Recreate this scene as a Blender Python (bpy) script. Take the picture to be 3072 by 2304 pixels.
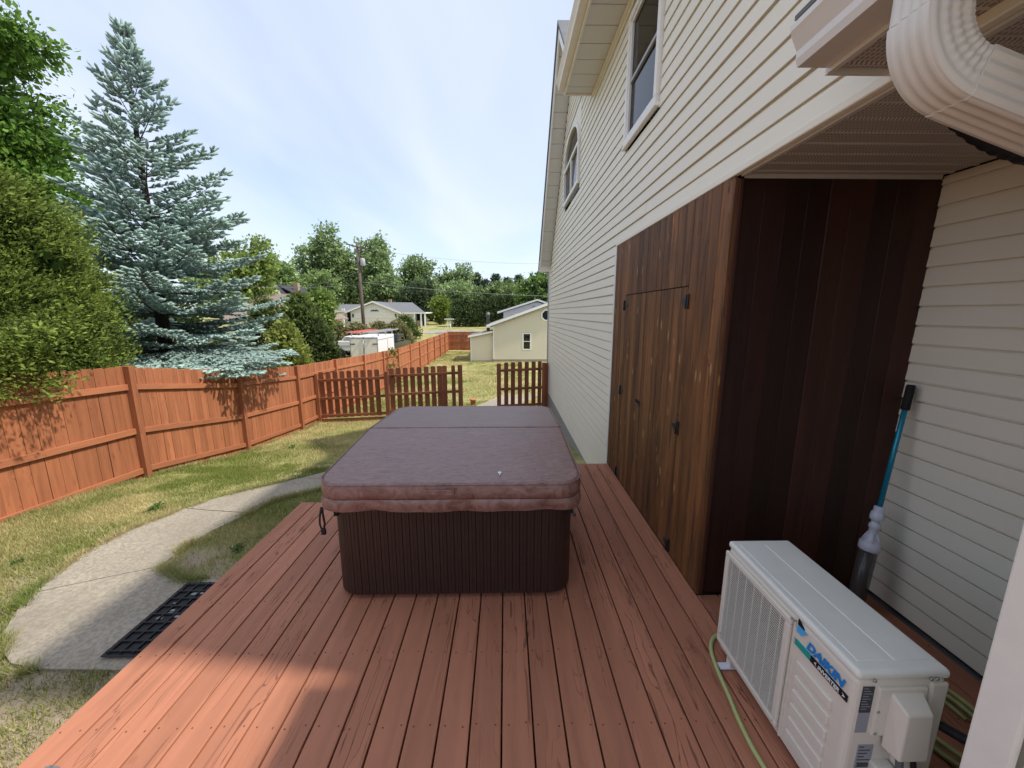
import bpy, bmesh, math, random
import numpy as np
from mathutils import Vector, Matrix, Euler

for o in list(bpy.data.objects):
    bpy.data.objects.remove(o, do_unlink=True)
SC = bpy.context.scene
COL = SC.collection
R = math.radians

# ------------------------------------------------------------------ camera
cd = bpy.data.cameras.new('camera'); cam = bpy.data.objects.new('camera', cd); COL.objects.link(cam)
cd.sensor_fit = 'HORIZONTAL'; cd.sensor_width = 36.0; cd.lens = 1154.0 / 3072.0 * 36.0
cd.clip_start = 0.05; cd.clip_end = 2000
cam.location = (0, 0, 1.9)
cam.rotation_euler = (R(90 - 10.46), 0, R(-0.95))
SC.camera = cam

# ------------------------------------------------------------------ sky, sun, exposure
TOSUN = Vector((1.0, -0.145, 1.43)).normalized()
SUN_EL = math.asin(TOSUN.z); SUN_AZ = math.atan2(TOSUN.x, TOSUN.y)
W = bpy.data.worlds.new('World'); SC.world = W; W.use_nodes = True
nt = W.node_tree; nt.nodes.clear()
def wn(t, **k):
    n = nt.nodes.new(t)
    for a, b in k.items(): setattr(n, a, b)
    return n
wo = wn('ShaderNodeOutputWorld'); bg = wn('ShaderNodeBackground'); bg.inputs['Strength'].default_value = 0.122
sky = wn('ShaderNodeTexSky', sky_type='NISHITA', sun_disc=False, sun_elevation=SUN_EL, sun_rotation=SUN_AZ)
sky.air_density = 1.0; sky.dust_density = 1.2; sky.ozone_density = 2.0
geo = wn('ShaderNodeTexCoord')
sep = wn('ShaderNodeSeparateXYZ'); nt.links.new(geo.outputs['Generated'], sep.inputs[0])
zc = wn('ShaderNodeMath', operation='MAXIMUM'); nt.links.new(sep.outputs['Z'], zc.inputs[0]); zc.inputs[1].default_value = 0.0
za = wn('ShaderNodeMath', operation='ADD'); nt.links.new(zc.outputs[0], za.inputs[0]); za.inputs[1].default_value = 0.22
dx = wn('ShaderNodeMath', operation='DIVIDE'); nt.links.new(sep.outputs['X'], dx.inputs[0]); nt.links.new(za.outputs[0], dx.inputs[1])
dy = wn('ShaderNodeMath', operation='DIVIDE'); nt.links.new(sep.outputs['Y'], dy.inputs[0]); nt.links.new(za.outputs[0], dy.inputs[1])
cv = wn('ShaderNodeCombineXYZ'); nt.links.new(dx.outputs[0], cv.inputs[0]); nt.links.new(dy.outputs[0], cv.inputs[1])
mp = wn('ShaderNodeMapping'); mp.inputs['Rotation'].default_value = (0, 0, R(28)); mp.inputs['Scale'].default_value = (1.15, 0.42, 1)
mp.inputs['Location'].default_value = (0.35, 1.1, 0)
nt.links.new(cv.outputs[0], mp.inputs['Vector'])
n1 = wn('ShaderNodeTexNoise'); n1.inputs['Scale'].default_value = 1.1; n1.inputs['Detail'].default_value = 4; n1.inputs['Roughness'].default_value = 0.5
n1.inputs['Distortion'].default_value = 0.5
nt.links.new(mp.outputs[0], n1.inputs['Vector'])
cr = wn('ShaderNodeValToRGB'); cr.color_ramp.elements[0].position = 0.28; cr.color_ramp.elements[0].color = (0.32, 0.32, 0.32, 1)
cr.color_ramp.elements[1].position = 0.68; cr.color_ramp.elements[1].color = (0.92, 0.92, 0.92, 1)
nt.links.new(n1.outputs['Fac'], cr.inputs['Fac'])
mx = wn('ShaderNodeMixRGB'); mx.inputs['Color2'].default_value = (4.15, 4.5, 5.35, 1)
nt.links.new(cr.outputs['Color'], mx.inputs['Fac']); nt.links.new(sky.outputs[0], mx.inputs['Color1'])
nt.links.new(mx.outputs[0], bg.inputs['Color']); nt.links.new(bg.outputs[0], wo.inputs['Surface'])

sl = bpy.data.lights.new('sun', 'SUN'); sl.energy = 2.6; sl.angle = R(1.8); sl.color = (1.0, 0.945, 0.86)
so = bpy.data.objects.new('sun', sl); COL.objects.link(so); so.rotation_euler = TOSUN.to_track_quat('Z', 'Y').to_euler(); so.location = (20, -3, 30)

SC.render.engine = 'CYCLES'
SC.cycles.max_bounces = 6; SC.cycles.diffuse_bounces = 3; SC.cycles.glossy_bounces = 2; SC.cycles.transmission_bounces = 3; SC.cycles.transparent_max_bounces = 8
SC.cycles.caustics_reflective = False; SC.cycles.caustics_refractive = False
SC.view_settings.view_transform = 'Standard'; SC.view_settings.look = 'None'
SC.view_settings.exposure = 0.90; SC.view_settings.gamma = 1.0; SC.view_settings.use_curve_mapping = False

# ================================================================== helpers
MW = {}
def place(o, parent=None, world=None):
    COL.objects.link(o)
    w = world if world is not None else Matrix.Identity(4)
    MW[o.name] = w
    if parent is not None:
        o.parent = parent; o.matrix_parent_inverse = MW[parent.name].inverted()
    o.matrix_basis = w
    return o
def tag(o, label=None, cat=None, group=None, kind=None):
    if label: o['label'] = label
    if cat: o['category'] = cat
    if group: o['group'] = group
    if kind: o['kind'] = kind
    return o
def empty(name, loc, label=None, cat=None, group=None, kind=None, rz=0.0):
    o = bpy.data.objects.new(name, None); o.empty_display_size = 0.1
    place(o, None, Matrix.Translation(Vector(loc)) @ Matrix.Rotation(rz, 4, 'Z'))
    return tag(o, label, cat, group, kind)

class MB:
    def __init__(s): s.v = []; s.f = []; s.sm = []
    def add(s, vs, fs, sm=False):
        b = len(s.v); s.v += [tuple(map(float, p)) for p in vs]
        for q in fs: s.f.append(tuple(i + b for i in q)); s.sm.append(sm)
        return s
    def box(s, x0, x1, y0, y1, z0, z1):
        return s.add([(x0,y0,z0),(x1,y0,z0),(x1,y1,z0),(x0,y1,z0),(x0,y0,z1),(x1,y0,z1),(x1,y1,z1),(x0,y1,z1)],
                     [(3,2,1,0),(4,5,6,7),(0,1,5,4),(1,2,6,5),(2,3,7,6),(3,0,4,7)])
    def hexa(s, p): return s.add(p, [(3,2,1,0),(4,5,6,7),(0,1,5,4),(1,2,6,5),(2,3,7,6),(3,0,4,7)])
    def obox(s, c, ax, ay, az):
        c = Vector(c); ax, ay, az = Vector(ax), Vector(ay), Vector(az)
        return s.hexa([c-ax-ay-az, c+ax-ay-az, c+ax+ay-az, c-ax+ay-az, c-ax-ay+az, c+ax-ay+az, c+ax+ay+az, c-ax+ay+az])
    def prism(s, poly, axis, a, b, sm=False):
        n = len(poly)
        def P(u, v, w): return {'X': (w,u,v), 'Y': (u,w,v), 'Z': (u,v,w)}[axis]
        vs = [P(u,v,a) for u,v in poly] + [P(u,v,b) for u,v in poly]
        fs = [tuple(range(n)), tuple(range(2*n-1, n-1, -1))] + [(i, i+n, (i+1)%n+n, (i+1)%n) for i in range(n)]
        return s.add(vs, fs, sm)
    def tube(s, pts, r, n=8, cap=True, flat=1.0):
        pts = [Vector(p) for p in pts]; m = len(pts)
        rs = r if isinstance(r, (list, tuple)) else [r]*m
        ref = None; vs = []
        for i, p in enumerate(pts):
            t = (pts[min(i+1,m-1)] - pts[max(i-1,0)])
            if t.length < 1e-9: t = Vector((0,0,1))
            t.normalize()
            if ref is None:
                ref = Vector((0,0,1)) if abs(t.z) < .9 else Vector((1,0,0))
            u = ref - t*ref.dot(t)
            if u.length < 1e-6: u = t.orthogonal()
            u.normalize(); w = t.cross(u); ref = u
            for k in range(n):
                a = 2*math.pi*k/n
                vs.append(p + u*(rs[i]*math.cos(a)) + w*(rs[i]*flat*math.sin(a)))
        fs = [(i*n+k, i*n+(k+1)%n, (i+1)*n+(k+1)%n, (i+1)*n+k) for i in range(m-1) for k in range(n)]
        s.add(vs, fs, True)
        if cap and n > 2:
            b = len(s.v) - len(vs)
            s.f.append(tuple(b+k for k in reversed(range(n)))); s.sm.append(False)
            s.f.append(tuple(b+(m-1)*n+k for k in range(n))); s.sm.append(False)
        return s
    def lathe(s, prof, c=(0,0,0), n=16, M=None):
        vs = []
        for r, z in prof:
            for k in range(n):
                a = 2*math.pi*k/n; p = Vector((r*math.cos(a), r*math.sin(a), z))
                if M is not None: p = M @ p
                vs.append(p + Vector(c))
        m = len(prof)
        fs = [(i*n+k, i*n+(k+1)%n, (i+1)*n+(k+1)%n, (i+1)*n+k) for i in range(m-1) for k in range(n)]
        s.add(vs, fs, True); b = len(s.v)-len(vs)
        s.f.append(tuple(b+k for k in reversed(range(n)))); s.sm.append(False)
        s.f.append(tuple(b+(m-1)*n+k for k in range(n))); s.sm.append(False)
        return s
    def mesh(s, name, bevel=0.0, seg=1):
        me = bpy.data.meshes.new(name); me.from_pydata(s.v, [], s.f)
        me.polygons.foreach_set('use_smooth', s.sm)
        bm = bmesh.new(); bm.from_mesh(me)
        bmesh.ops.recalc_face_normals(bm, faces=bm.faces)
        if bevel > 0:
            es = [e for e in bm.edges if len(e.link_faces) == 2 and e.calc_face_angle(0) > 0.6]
            bmesh.ops.bevel(bm, geom=es, offset=bevel, segments=seg, profile=0.5, affect='EDGES', clamp_overlap=True)
        bm.to_mesh(me); bm.free(); me.update()
        return me
    def obj(s, name, mat, parent=None, bevel=0.0, seg=1, world=None):
        return mobj(name, s.mesh(name, bevel, seg), mat, parent, world)
def mobj(name, me, mat, parent=None, world=None):
    if mat is not None and not me.materials: me.materials.append(MAT[mat] if isinstance(mat, str) else mat)
    return place(bpy.data.objects.new(name, me), parent, world)
def bigmesh(name, V, F, cols=None, smooth=False):
    V = np.ascontiguousarray(V, np.float32); F = np.ascontiguousarray(F, np.int32)
    n, k = F.shape
    me = bpy.data.meshes.new(name); me.vertices.add(len(V)); me.vertices.foreach_set('co', V.ravel())
    me.loops.add(n*k); me.loops.foreach_set('vertex_index', F.ravel())
    me.polygons.add(n); me.polygons.foreach_set('loop_start', np.arange(0, n*k, k, dtype=np.int32))
    if smooth: me.polygons.foreach_set('use_smooth', np.ones(n, bool))
    if cols is not None:
        at = me.attributes.new('col', 'FLOAT_COLOR', 'POINT')
        c = np.ones((len(V), 4), np.float32); c[:, :3] = cols; at.data.foreach_set('color', c.ravel())
    me.update(calc_edges=True); me.validate()
    return me

# ================================================================== materials
MAT = {}
class NT:
    def __init__(s, name, rough=0.6, spec=0.3):
        m = bpy.data.materials.new(name); m.use_nodes = True; s.m = m; s.t = m.node_tree
        s.b = s.t.nodes['Principled BSDF']; s.b.inputs['Roughness'].default_value = rough
        s.b.inputs['Specular IOR Level'].default_value = spec; MAT[name] = m
    def n(s, t, **k):
        x = s.t.nodes.new(t)
        for a, b in k.items():
            if a.startswith('i_'): x.inputs[a[2:]].default_value = b
            else: setattr(x, a, b)
        return x
    def l(s, a, b): s.t.links.new(a, b)
    def coords(s, scale=(1,1,1), rnd=0.0, kind='Object'):
        tc = s.n('ShaderNodeTexCoord'); mp = s.n('ShaderNodeMapping'); mp.inputs['Scale'].default_value = scale
        src = tc.outputs[kind]
        if rnd:
            oi = s.n('ShaderNodeObjectInfo'); ad = s.n('ShaderNodeVectorMath', operation='ADD')
            mu = s.n('ShaderNodeMath', operation='MULTIPLY'); mu.inputs[1].default_value = rnd
            s.l(oi.outputs['Random'], mu.inputs[0]); s.l(src, ad.inputs[0]); s.l(mu.outputs[0], ad.inputs[1]); src = ad.outputs[0]
        s.l(src, mp.inputs['Vector']); return mp.outputs[0]
    def noise(s, vec, scale, detail=4, rough=0.55, dist=0.0):
        x = s.n('ShaderNodeTexNoise'); x.inputs['Scale'].default_value = scale; x.inputs['Detail'].default_value = detail
        x.inputs['Roughness'].default_value = rough; x.inputs['Distortion'].default_value = dist
        s.l(vec, x.inputs['Vector']); return x.outputs['Fac']
    def ramp(s, fac, stops):
        r = s.n('ShaderNodeValToRGB'); e = r.color_ramp.elements
        while len(e) < len(stops): e.new(0.5)
        for i, (p, c) in enumerate(stops):
            e[i].position = p; e[i].color = (c if len(c) == 4 else (*c, 1)) if hasattr(c, '__len__') else (c, c, c, 1)
        s.l(fac, r.inputs['Fac']); return r.outputs['Color']
    def mix(s, fac, a, b, mode='MIX'):
        x = s.n('ShaderNodeMixRGB', blend_type=mode)
        for i, v in ((0, fac), (1, a), (2, b)):
            if hasattr(v, 'links'): s.l(v, x.inputs[i])
            else: x.inputs[i].default_value = v if i == 0 else (*v, 1)
        return x.outputs[0]
    def math(s, op, a, b=0.0):
        x = s.n('ShaderNodeMath', operation=op)
        for i, v in ((0, a), (1, b)):
            if hasattr(v, 'links'): s.l(v, x.inputs[i])
            else: x.inputs[i].default_value = v
        return x.outputs[0]
    def color(s, c):
        if hasattr(c, 'links'): s.l(c, s.b.inputs['Base Color'])
        else: s.b.inputs['Base Color'].default_value = (*c, 1)
    def bump(s, h, strength=0.4, dist=0.01):
        x = s.n('ShaderNodeBump'); x.inputs['Strength'].default_value = strength; x.inputs['Distance'].default_value = dist
        s.l(h, x.inputs['Height']); s.l(x.outputs[0], s.b.inputs['Normal'])
def plain(name, col, rough=0.6, spec=0.3, metal=0.0, var=0.08, scale=6.0, bump=0.0):
    m = NT(name, rough, spec); v = m.coords((1,1,1), 11.0)
    f = m.noise(v, scale, 5)
    m.color(m.mix(f, tuple(c*(1-var) for c in col), tuple(min(1, c*(1+var)) for c in col)))
    m.b.inputs['Metallic'].default_value = metal
    if bump: m.bump(m.noise(v, scale*14, 3), bump, 0.004)
    return m
def axis_scale(ax, along, across):
    return tuple(along if a == ax else across for a in 'XYZ')
def wood(name, base, dark, ax, rough=0.65, crack=0.5, vary=0.14, bump=0.5, knots=0.0, lightknots=None, spec=0.25, streak=0.25, dirt=None):
    m = NT(name, rough, spec)
    oi = m.n('ShaderNodeObjectInfo')
    tone = m.n('ShaderNodeMapRange'); tone.inputs['To Min'].default_value = 1-vary; tone.inputs['To Max'].default_value = 1+vary
    m.l(oi.outputs['Random'], tone.inputs['Value'])
    v = m.coords(axis_scale(ax, 0.42, 15.0), 23.0)
    warp = m.noise(m.coords(axis_scale(ax, 1.0, 5.0), 17.0), 1.5, 2)
    vv = m.n('ShaderNodeVectorMath', operation='ADD'); m.l(v, vv.inputs[0])
    sc = m.n('ShaderNodeVectorMath', operation='SCALE'); m.l(warp, sc.inputs[0]); sc.inputs['Scale'].default_value = 1.9
    m.l(sc.outputs[0], vv.inputs[1]); v2 = vv.outputs[0]
    g = m.noise(v2, 1.0, 3, 0.45)
    g2 = m.noise(m.coords(axis_scale(ax, 2.2, 90.0), 31.0), 1.0, 4, 0.6)
    big = m.noise(m.coords((1,1,1), 41.0), 1.5, 3)
    c = m.mix(m.ramp(g, [(0.3, 0.0), (0.75, 1.0)]), tuple(x*(1-streak) for x in base), tuple(min(1, x*(1+streak*.55)) for x in base))
    c = m.mix(m.math('MULTIPLY', big, 0.35), c, dark)
    # narrow open cracks: a thin band of the grain noise, gated by a patch mask
    band = m.math('ABSOLUTE', m.math('SUBTRACT', m.math('FRACT', m.math('MULTIPLY', g, 7.0)), 0.5))
    line = m.ramp(band, [(0.0, 1.0), (0.035, 0.85), (0.085, 0.0)])
    gate = m.ramp(m.noise(m.coords(axis_scale(ax, 0.55, 3.0), 53.0), 1.7, 2), [(0.44, 0.0), (0.60, 1.0)])
    ck = m.math('MULTIPLY', m.math('MULTIPLY', line, gate), crack)
    c = m.mix(ck, c, dark)
    h = m.math('SUBTRACT', m.math('MULTIPLY', g2, 0.25), m.math('MULTIPLY', ck, 1.2))
    if knots > 0:
        vo = m.n('ShaderNodeTexVoronoi'); vo.inputs['Scale'].default_value = 1.0; m.l(m.coords(axis_scale(ax, 1.5, 5.2), 61.0), vo.inputs['Vector'])
        kd = m.ramp(vo.outputs['Distance'], [(0.03, 1.0), (0.13, 0.0)])
        ring = m.math('MULTIPLY', kd, m.ramp(m.noise(m.coords((1,1,1), 5.0), 60.0, 2), [(0.35, 0.3), (0.65, 1.0)]))
        c = m.mix(m.math('MULTIPLY', ring, knots), c, dark); h = m.math('SUBTRACT', h, m.math('MULTIPLY', ring, 0.5))
    if lightknots:
        vo = m.n('ShaderNodeTexVoronoi'); vo.inputs['Scale'].default_value = 1.0; m.l(m.coords(axis_scale(ax, 3.4, 13.0), 71.0), vo.inputs['Vector'])
        kd = m.ramp(vo.outputs['Distance'], [(0.10, 1.0), (0.17, 0.0)])
        pick = m.ramp(vo.outputs['Color'], [(0.28, 0.0), (0.36, 1.0)])
        c = m.mix(m.math('MULTIPLY', m.math('MULTIPLY', kd, pick), 0.85), c, lightknots)
    if dirt:
        dn = m.noise(m.coords(axis_scale(ax, 0.8, 7.0), 83.0), 1.6, 4)
        c = m.mix(m.ramp(dn, [(0.5, 0.0), (0.72, 0.75)]), c, dirt)
    x = m.n('ShaderNodeVectorMath', operation='MULTIPLY'); m.l(c, x.inputs[0]); m.l(tone.outputs[0], x.inputs[1])
    m.color(x.outputs[0]); m.bump(h, bump, 0.006)
    return m
wood('deck_paint', (0.490, 0.203, 0.116), (0.15, 0.058, 0.036), 'Y', 0.6, 0.8, 0.10, 0.5, 0.8, spec=0.22, streak=0.18)
wood('fence_paint', (0.440, 0.162, 0.072), (0.16, 0.056, 0.029), 'Z', 0.75, 0.5, 0.17, 0.5, 0.5, streak=0.24)
wood('fence_paint_rail', (0.445, 0.168, 0.077), (0.18, 0.062, 0.031), 'Y', 0.7, 0.35, 0.10, 0.4, 0.0, streak=0.14)
wood('gate_paint', (0.290, 0.104, 0.053), (0.07, 0.022, 0.014), 'Z', 0.7, 0.35, 0.12, 0.4, 0.2, streak=0.16)
wood('gate_paint_rail', (0.290, 0.104, 0.053), (0.07, 0.022, 0.014), 'X', 0.7, 0.35, 0.10, 0.4, 0.0, streak=0.16)
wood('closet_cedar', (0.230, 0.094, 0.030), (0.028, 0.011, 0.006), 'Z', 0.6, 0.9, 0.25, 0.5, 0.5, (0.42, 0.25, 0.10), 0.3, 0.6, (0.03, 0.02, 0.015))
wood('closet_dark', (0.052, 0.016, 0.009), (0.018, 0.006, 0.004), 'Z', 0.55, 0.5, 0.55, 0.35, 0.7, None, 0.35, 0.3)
wood('pole_wood', (0.17, 0.125, 0.10), (0.06, 0.045, 0.04), 'Z', 0.85, 0.6, 0.05, 0.5)
plain('joist_wood', (0.12, 0.05, 0.03), 0.8)
plain('siding', (0.84, 0.79, 0.655), 0.5, 0.35, var=0.05, scale=1.6, bump=0.12)
plain('siding_yellow', (0.74, 0.68, 0.50), 0.55, 0.3, var=0.03, scale=1.5)
plain('white_trim', (0.84, 0.82, 0.77), 0.4, 0.4, var=0.03)
plain('white_paint', (0.80, 0.785, 0.75), 0.45, 0.4, var=0.03)
plain('white_dirty', (0.82, 0.765, 0.67), 0.5, 0.35, var=0.09, scale=9)
plain('gutter_paint', (0.72, 0.69, 0.64), 0.35, 0.5, var=0.05)
plain('spout_paint', (0.70, 0.67, 0.61), 0.35, 0.5, var=0.10, scale=12)
plain('foundation', (0.30, 0.29, 0.27), 0.9, var=0.2, bump=0.5)
plain('hinge_black', (0.012, 0.012, 0.014), 0.4, 0.5)
plain('grip_black', (0.012, 0.012, 0.013), 0.7)
plain('pipe_black', (0.018, 0.019, 0.022), 0.55, 0.4, var=0.3, scale=30, bump=0.5)
plain('cable_grey', (0.13, 0.135, 0.14), 0.55)
plain('cable_black', (0.02, 0.02, 0.022), 0.5)
plain('tub_cabinet', (0.034, 0.017, 0.013), 0.42, 0.4, var=0.25, scale=14, bump=0.15)
plain('tub_shell', (0.012, 0.008, 0.007), 0.7)
plain('ac_paint', (0.70, 0.64, 0.54), 0.42, 0.4, var=0.035, scale=5, bump=0.06)
plain('ac_top', (0.72, 0.70, 0.62), 0.42, 0.4, var=0.09, scale=8, bump=0.06)
plain('ac_dark', (0.03, 0.032, 0.036), 0.6)
plain('ac_fin', (0.10, 0.11, 0.15), 0.4, 0.5, metal=0.4)
plain('sticker_dark', (0.05, 0.055, 0.06), 0.45)
plain('sticker_grey', (0.30, 0.30, 0.33), 0.5)
plain('logo_blue', (0.008, 0.22, 0.62), 0.4, var=0.0)
plain('logo_light', (0.07, 0.42, 0.80), 0.4, var=0.0)
plain('logo_green', (0.012, 0.33, 0.29), 0.4, var=0.0)
plain('logo_black', (0.008, 0.008, 0.012), 0.4, var=0.0)
plain('logo_white', (0.72, 0.72, 0.70), 0.4, var=0.0)
plain('steel', (0.35, 0.35, 0.34), 0.35, 0.5, metal=0.8)
plain('hose', (0.40, 0.44, 0.17), 0.45, 0.4, var=0.12, scale=20)
plain('pole_blue', (0.015, 0.27, 0.40), 0.25, 0.5, metal=0.35, var=0.05)
plain('white_plastic', (0.62, 0.63, 0.70), 0.35, 0.45, var=0.04)
plain('rubber', (0.016, 0.016, 0.017), 0.5, 0.4, var=0.3, scale=30)
plain('rubber_salt', (0.30, 0.30, 0.30), 0.6, var=0.4, scale=40)
plain('curtain', (0.30, 0.29, 0.34), 0.9, var=0.25, scale=40)
plain('dark_room', (0.015, 0.017, 0.022), 0.9)
plain('roof_grey', (0.16, 0.165, 0.17), 0.9, var=0.25, scale=5, bump=0.4)
plain('roof_brown', (0.24, 0.19, 0.16), 0.9, var=0.25, scale=5, bump=0.4)
plain('roof_dark', (0.045, 0.045, 0.055), 0.85, var=0.25, scale=5)
plain('stack_metal', (0.22, 0.23, 0.24), 0.5, metal=0.3)
plain('brick_tan', (0.35, 0.25, 0.17), 0.9, var=0.2)
plain('truck_dark', (0.014, 0.016, 0.022), 0.18, 0.6)
plain('tyre', (0.015, 0.015, 0.015), 0.8)
plain('chrome', (0.5, 0.5, 0.5), 0.2, 0.5, metal=0.9)
plain('ladder_red', (0.55, 0.10, 0.07), 0.5)
plain('ladder_alu', (0.50, 0.50, 0.50), 0.4, metal=0.5)
plain('teal', (0.03, 0.40, 0.28), 0.6)
plain('wire', (0.20, 0.20, 0.20), 0.6)
plain('pot', (0.45, 0.16, 0.09), 0.8)
plain('bark', (0.10, 0.075, 0.055), 0.95, var=0.35, scale=14, bump=0.8)
plain('bark_dark', (0.030, 0.024, 0.020), 0.95, var=0.35, scale=14, bump=0.8)
plain('asphalt', (0.30, 0.275, 0.26), 0.95, var=0.12)
plain('dropping', (0.75, 0.75, 0.72), 0.8)
plain('box_grey', (0.40, 0.41, 0.43), 0.5)

def perforated(name, base, dark, sx, sy, off=0.0, duty=0.5):
    m = NT(name, 0.5, 0.35)
    tc = m.n('ShaderNodeTexCoord'); sp = m.n('ShaderNodeSeparateXYZ'); m.l(tc.outputs['Object'], sp.inputs[0])
    fx = m.math('FRACT', m.math('MULTIPLY', sp.outputs['X'], sx)); fy = m.math('FRACT', m.math('MULTIPLY', sp.outputs['Y'], sy))
    ax = m.math('LESS_THAN', m.math('ABSOLUTE', m.math('SUBTRACT', fx, 0.5)), 0.16)
    ay = m.math('LESS_THAN', m.math('ABSOLUTE', m.math('SUBTRACT', fy, 0.5)), 0.36)
    hole = m.math('MULTIPLY', ax, ay)
    m.color(m.mix(m.math('MULTIPLY', hole, 0.8), base, dark)); m.bump(m.math('SUBTRACT', 1.0, hole), 0.5, 0.003)
perforated('soffit_perf', (0.52, 0.47, 0.41), (0.05, 0.045, 0.04), 62.0, 55.0)
plain('soffit_plain', (0.60, 0.575, 0.53), 0.5, 0.35, var=0.03)
plain('soffit_white', (0.66, 0.65, 0.62), 0.5, 0.35, var=0.03)

m = NT('cover_vinyl', 0.42, 0.6)
v = m.coords((1,1,1)); wv = m.noise(v, 3.0, 3, 0.6, 0.6)
fold = m.noise(m.coords((1.0, 2.2, 1.0)), 13.0, 6, 0.62, 1.3)
m.color(m.mix(m.ramp(fold, [(0.3, 0.0), (0.7, 1.0)]), m.mix(wv, (0.112, 0.044, 0.034), (0.155, 0.070, 0.055)), (0.300, 0.178, 0.150)))
m.bump(fold, 0.35, 0.012)
m.l(m.ramp(fold, [(0.3, 0.32), (0.7, 0.46)]), m.b.inputs['Roughness'])

m = NT('concrete', 0.9, 0.2)
v = m.coords((1,1,1)); a = m.noise(v, 1.1, 4); b = m.noise(v, 34.0, 4, 0.7); c2 = m.noise(v, 150.0, 2, 0.7)
c = m.mix(m.ramp(a, [(0.3, 0.0), (0.7, 1.0)]), (0.315, 0.275, 0.21), (0.45, 0.40, 0.31))
c = m.mix(m.ramp(b, [(0.42, 0.55), (0.58, 0.0)]), c, (0.20, 0.17, 0.13)); c = m.mix(m.ramp(c2, [(0.3, 0.35), (0.5, 0.0)]), c, (0.16, 0.14, 0.11))
m.color(c); m.bump(m.math('ADD', b, c2), 0.5, 0.008)

m = NT('ground', 0.95, 0.1)
v = m.coords((1,1,1)); a = m.noise(v, 0.55, 5, 0.6); b = m.noise(v, 3.2, 5, 0.65); f = m.noise(v, 26.0, 4, 0.7); k = m.noise(v, 0.11, 3)
green = m.mix(f, (0.14, 0.165, 0.040), (0.29, 0.31, 0.10)); straw = m.mix(f, (0.35, 0.29, 0.135), (0.54, 0.455, 0.235)); dirt = m.mix(f, (0.26, 0.20, 0.14), (0.43, 0.35, 0.25))
c = m.mix(m.ramp(m.math('ADD', m.math('MULTIPLY', a, 0.6), m.math('MULTIPLY', b, 0.4)), [(0.42, 0.0), (0.60, 1.0)]), green, straw)
# bare dirt lies close to the deck's near end
tc = m.n('ShaderNodeTexCoord'); sp = m.n('ShaderNodeSeparateXYZ'); m.l(tc.outputs['Object'], sp.inputs[0])
near = m.n('ShaderNodeMapRange'); near.inputs['From Min'].default_value = 2.1; near.inputs['From Max'].default_value = 4.6
near.inputs['To Min'].default_value = 0.34; near.inputs['To Max'].default_value = -0.06; m.l(sp.outputs['Y'], near.inputs['Value'])
dm = m.math('ADD', m.math('ADD', m.math('MULTIPLY', b, 0.55), m.math('MULTIPLY', a, 0.30)), near.outputs[0])
c = m.mix(m.ramp(dm, [(0.50, 0.0), (0.62, 1.0)]), c, dirt)
m.color(c); m.bump(f, 0.8, 0.03)

def leafmat(name, trans=0.25, rough=0.6, spec=0.2):
    m = NT(name, rough, spec)
    at = m.n('ShaderNodeAttribute'); at.attribute_name = 'col'
    m.l(at.outputs['Color'], m.b.inputs['Base Color'])
    tr = m.n('ShaderNodeBsdfTranslucent'); m.l(at.outputs['Color'], tr.inputs['Color'])
    ms = m.n('ShaderNodeMixShader'); ms.inputs[0].default_value = trans
    m.l(m.b.outputs[0], ms.inputs[1]); m.l(tr.outputs[0], ms.inputs[2])
    m.l(ms.outputs[0], m.t.nodes['Material Output'].inputs['Surface'])
leafmat('leaf', 0.38); leafmat('needle', 0.15, 0.65); leafmat('blade', 0.25, 0.7)

def glassmat(name, tint, rough=0.03):
    m = NT(name, rough, 0.5); m.color(tint); m.b.inputs['Alpha'].default_value = 1.0
    g = m.n('ShaderNodeBsdfGlossy'); g.inputs['Roughness'].default_value = rough
    t = m.n('ShaderNodeBsdfTransparent'); t.inputs['Color'].default_value = (0.72, 0.76, 0.80, 1)
    fr = m.n('ShaderNodeFresnel'); fr.inputs['IOR'].default_value = 1.5
    x = m.n('ShaderNodeMixShader'); m.l(fr.outputs[0], x.inputs[0]); m.l(t.outputs[0], x.inputs[1]); m.l(g.outputs[0], x.inputs[2])
    m.l(x.outputs[0], m.t.nodes['Material Output'].inputs['Surface'])
glassmat('glass', (0.1, 0.1, 0.1))
m = NT('clear_plastic', 0.15, 0.5); m.color((0.10, 0.09, 0.08)); m.b.inputs['Alpha'].default_value = 0.62

# ================================================================== ground
GY = ([-60, 0, 3.2, 4.4, 5.8, 8.1, 10.5, 11.5, 16, 20, 28, 38, 60, 80, 200, 600], [-.42, -.42, -.42, -.45, -.66, -1.10, -1.36, -1.42, -1.63, -1.75, -1.87, -1.87, -.15, .2, .4, .5])
def gz(x, y):
    x = np.asarray(x, float); y = np.asarray(y, float)
    z = sum(np.interp(y + d, *GY) for d in (-.8, -.4, 0, .4, .8)) / 5.0
    tilt = np.interp(y, [0, 4, 9, 14, 24, 30], [.02, .02, .042, .042, .01, 0.0])
    z = z + tilt * np.clip(x + 5.75, 0, 8)
    return z + 0.012*np.sin(x*2.1+y*1.3) + 0.010*np.sin(x*0.9-y*2.7)
def gzf(x, y): return float(gz(x, y))
xs = np.concatenate([np.linspace(-500, -60, 23), np.linspace(-58, -14, 45), np.arange(-13.5, 3, .25), np.linspace(3.5, 60, 40), np.linspace(70, 500, 20)])
ys = np.concatenate([np.linspace(-60, -4, 15), np.arange(-3, 16, .25), np.linspace(16.5, 70, 90), np.linspace(75, 600, 30)])
gx, gyv = np.meshgrid(xs, ys); V = np.stack([gx, gyv, gz(gx, gyv)], -1).reshape(-1, 3)
nx, ny = len(xs), len(ys); idx = np.arange(nx*ny).reshape(ny, nx)
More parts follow.
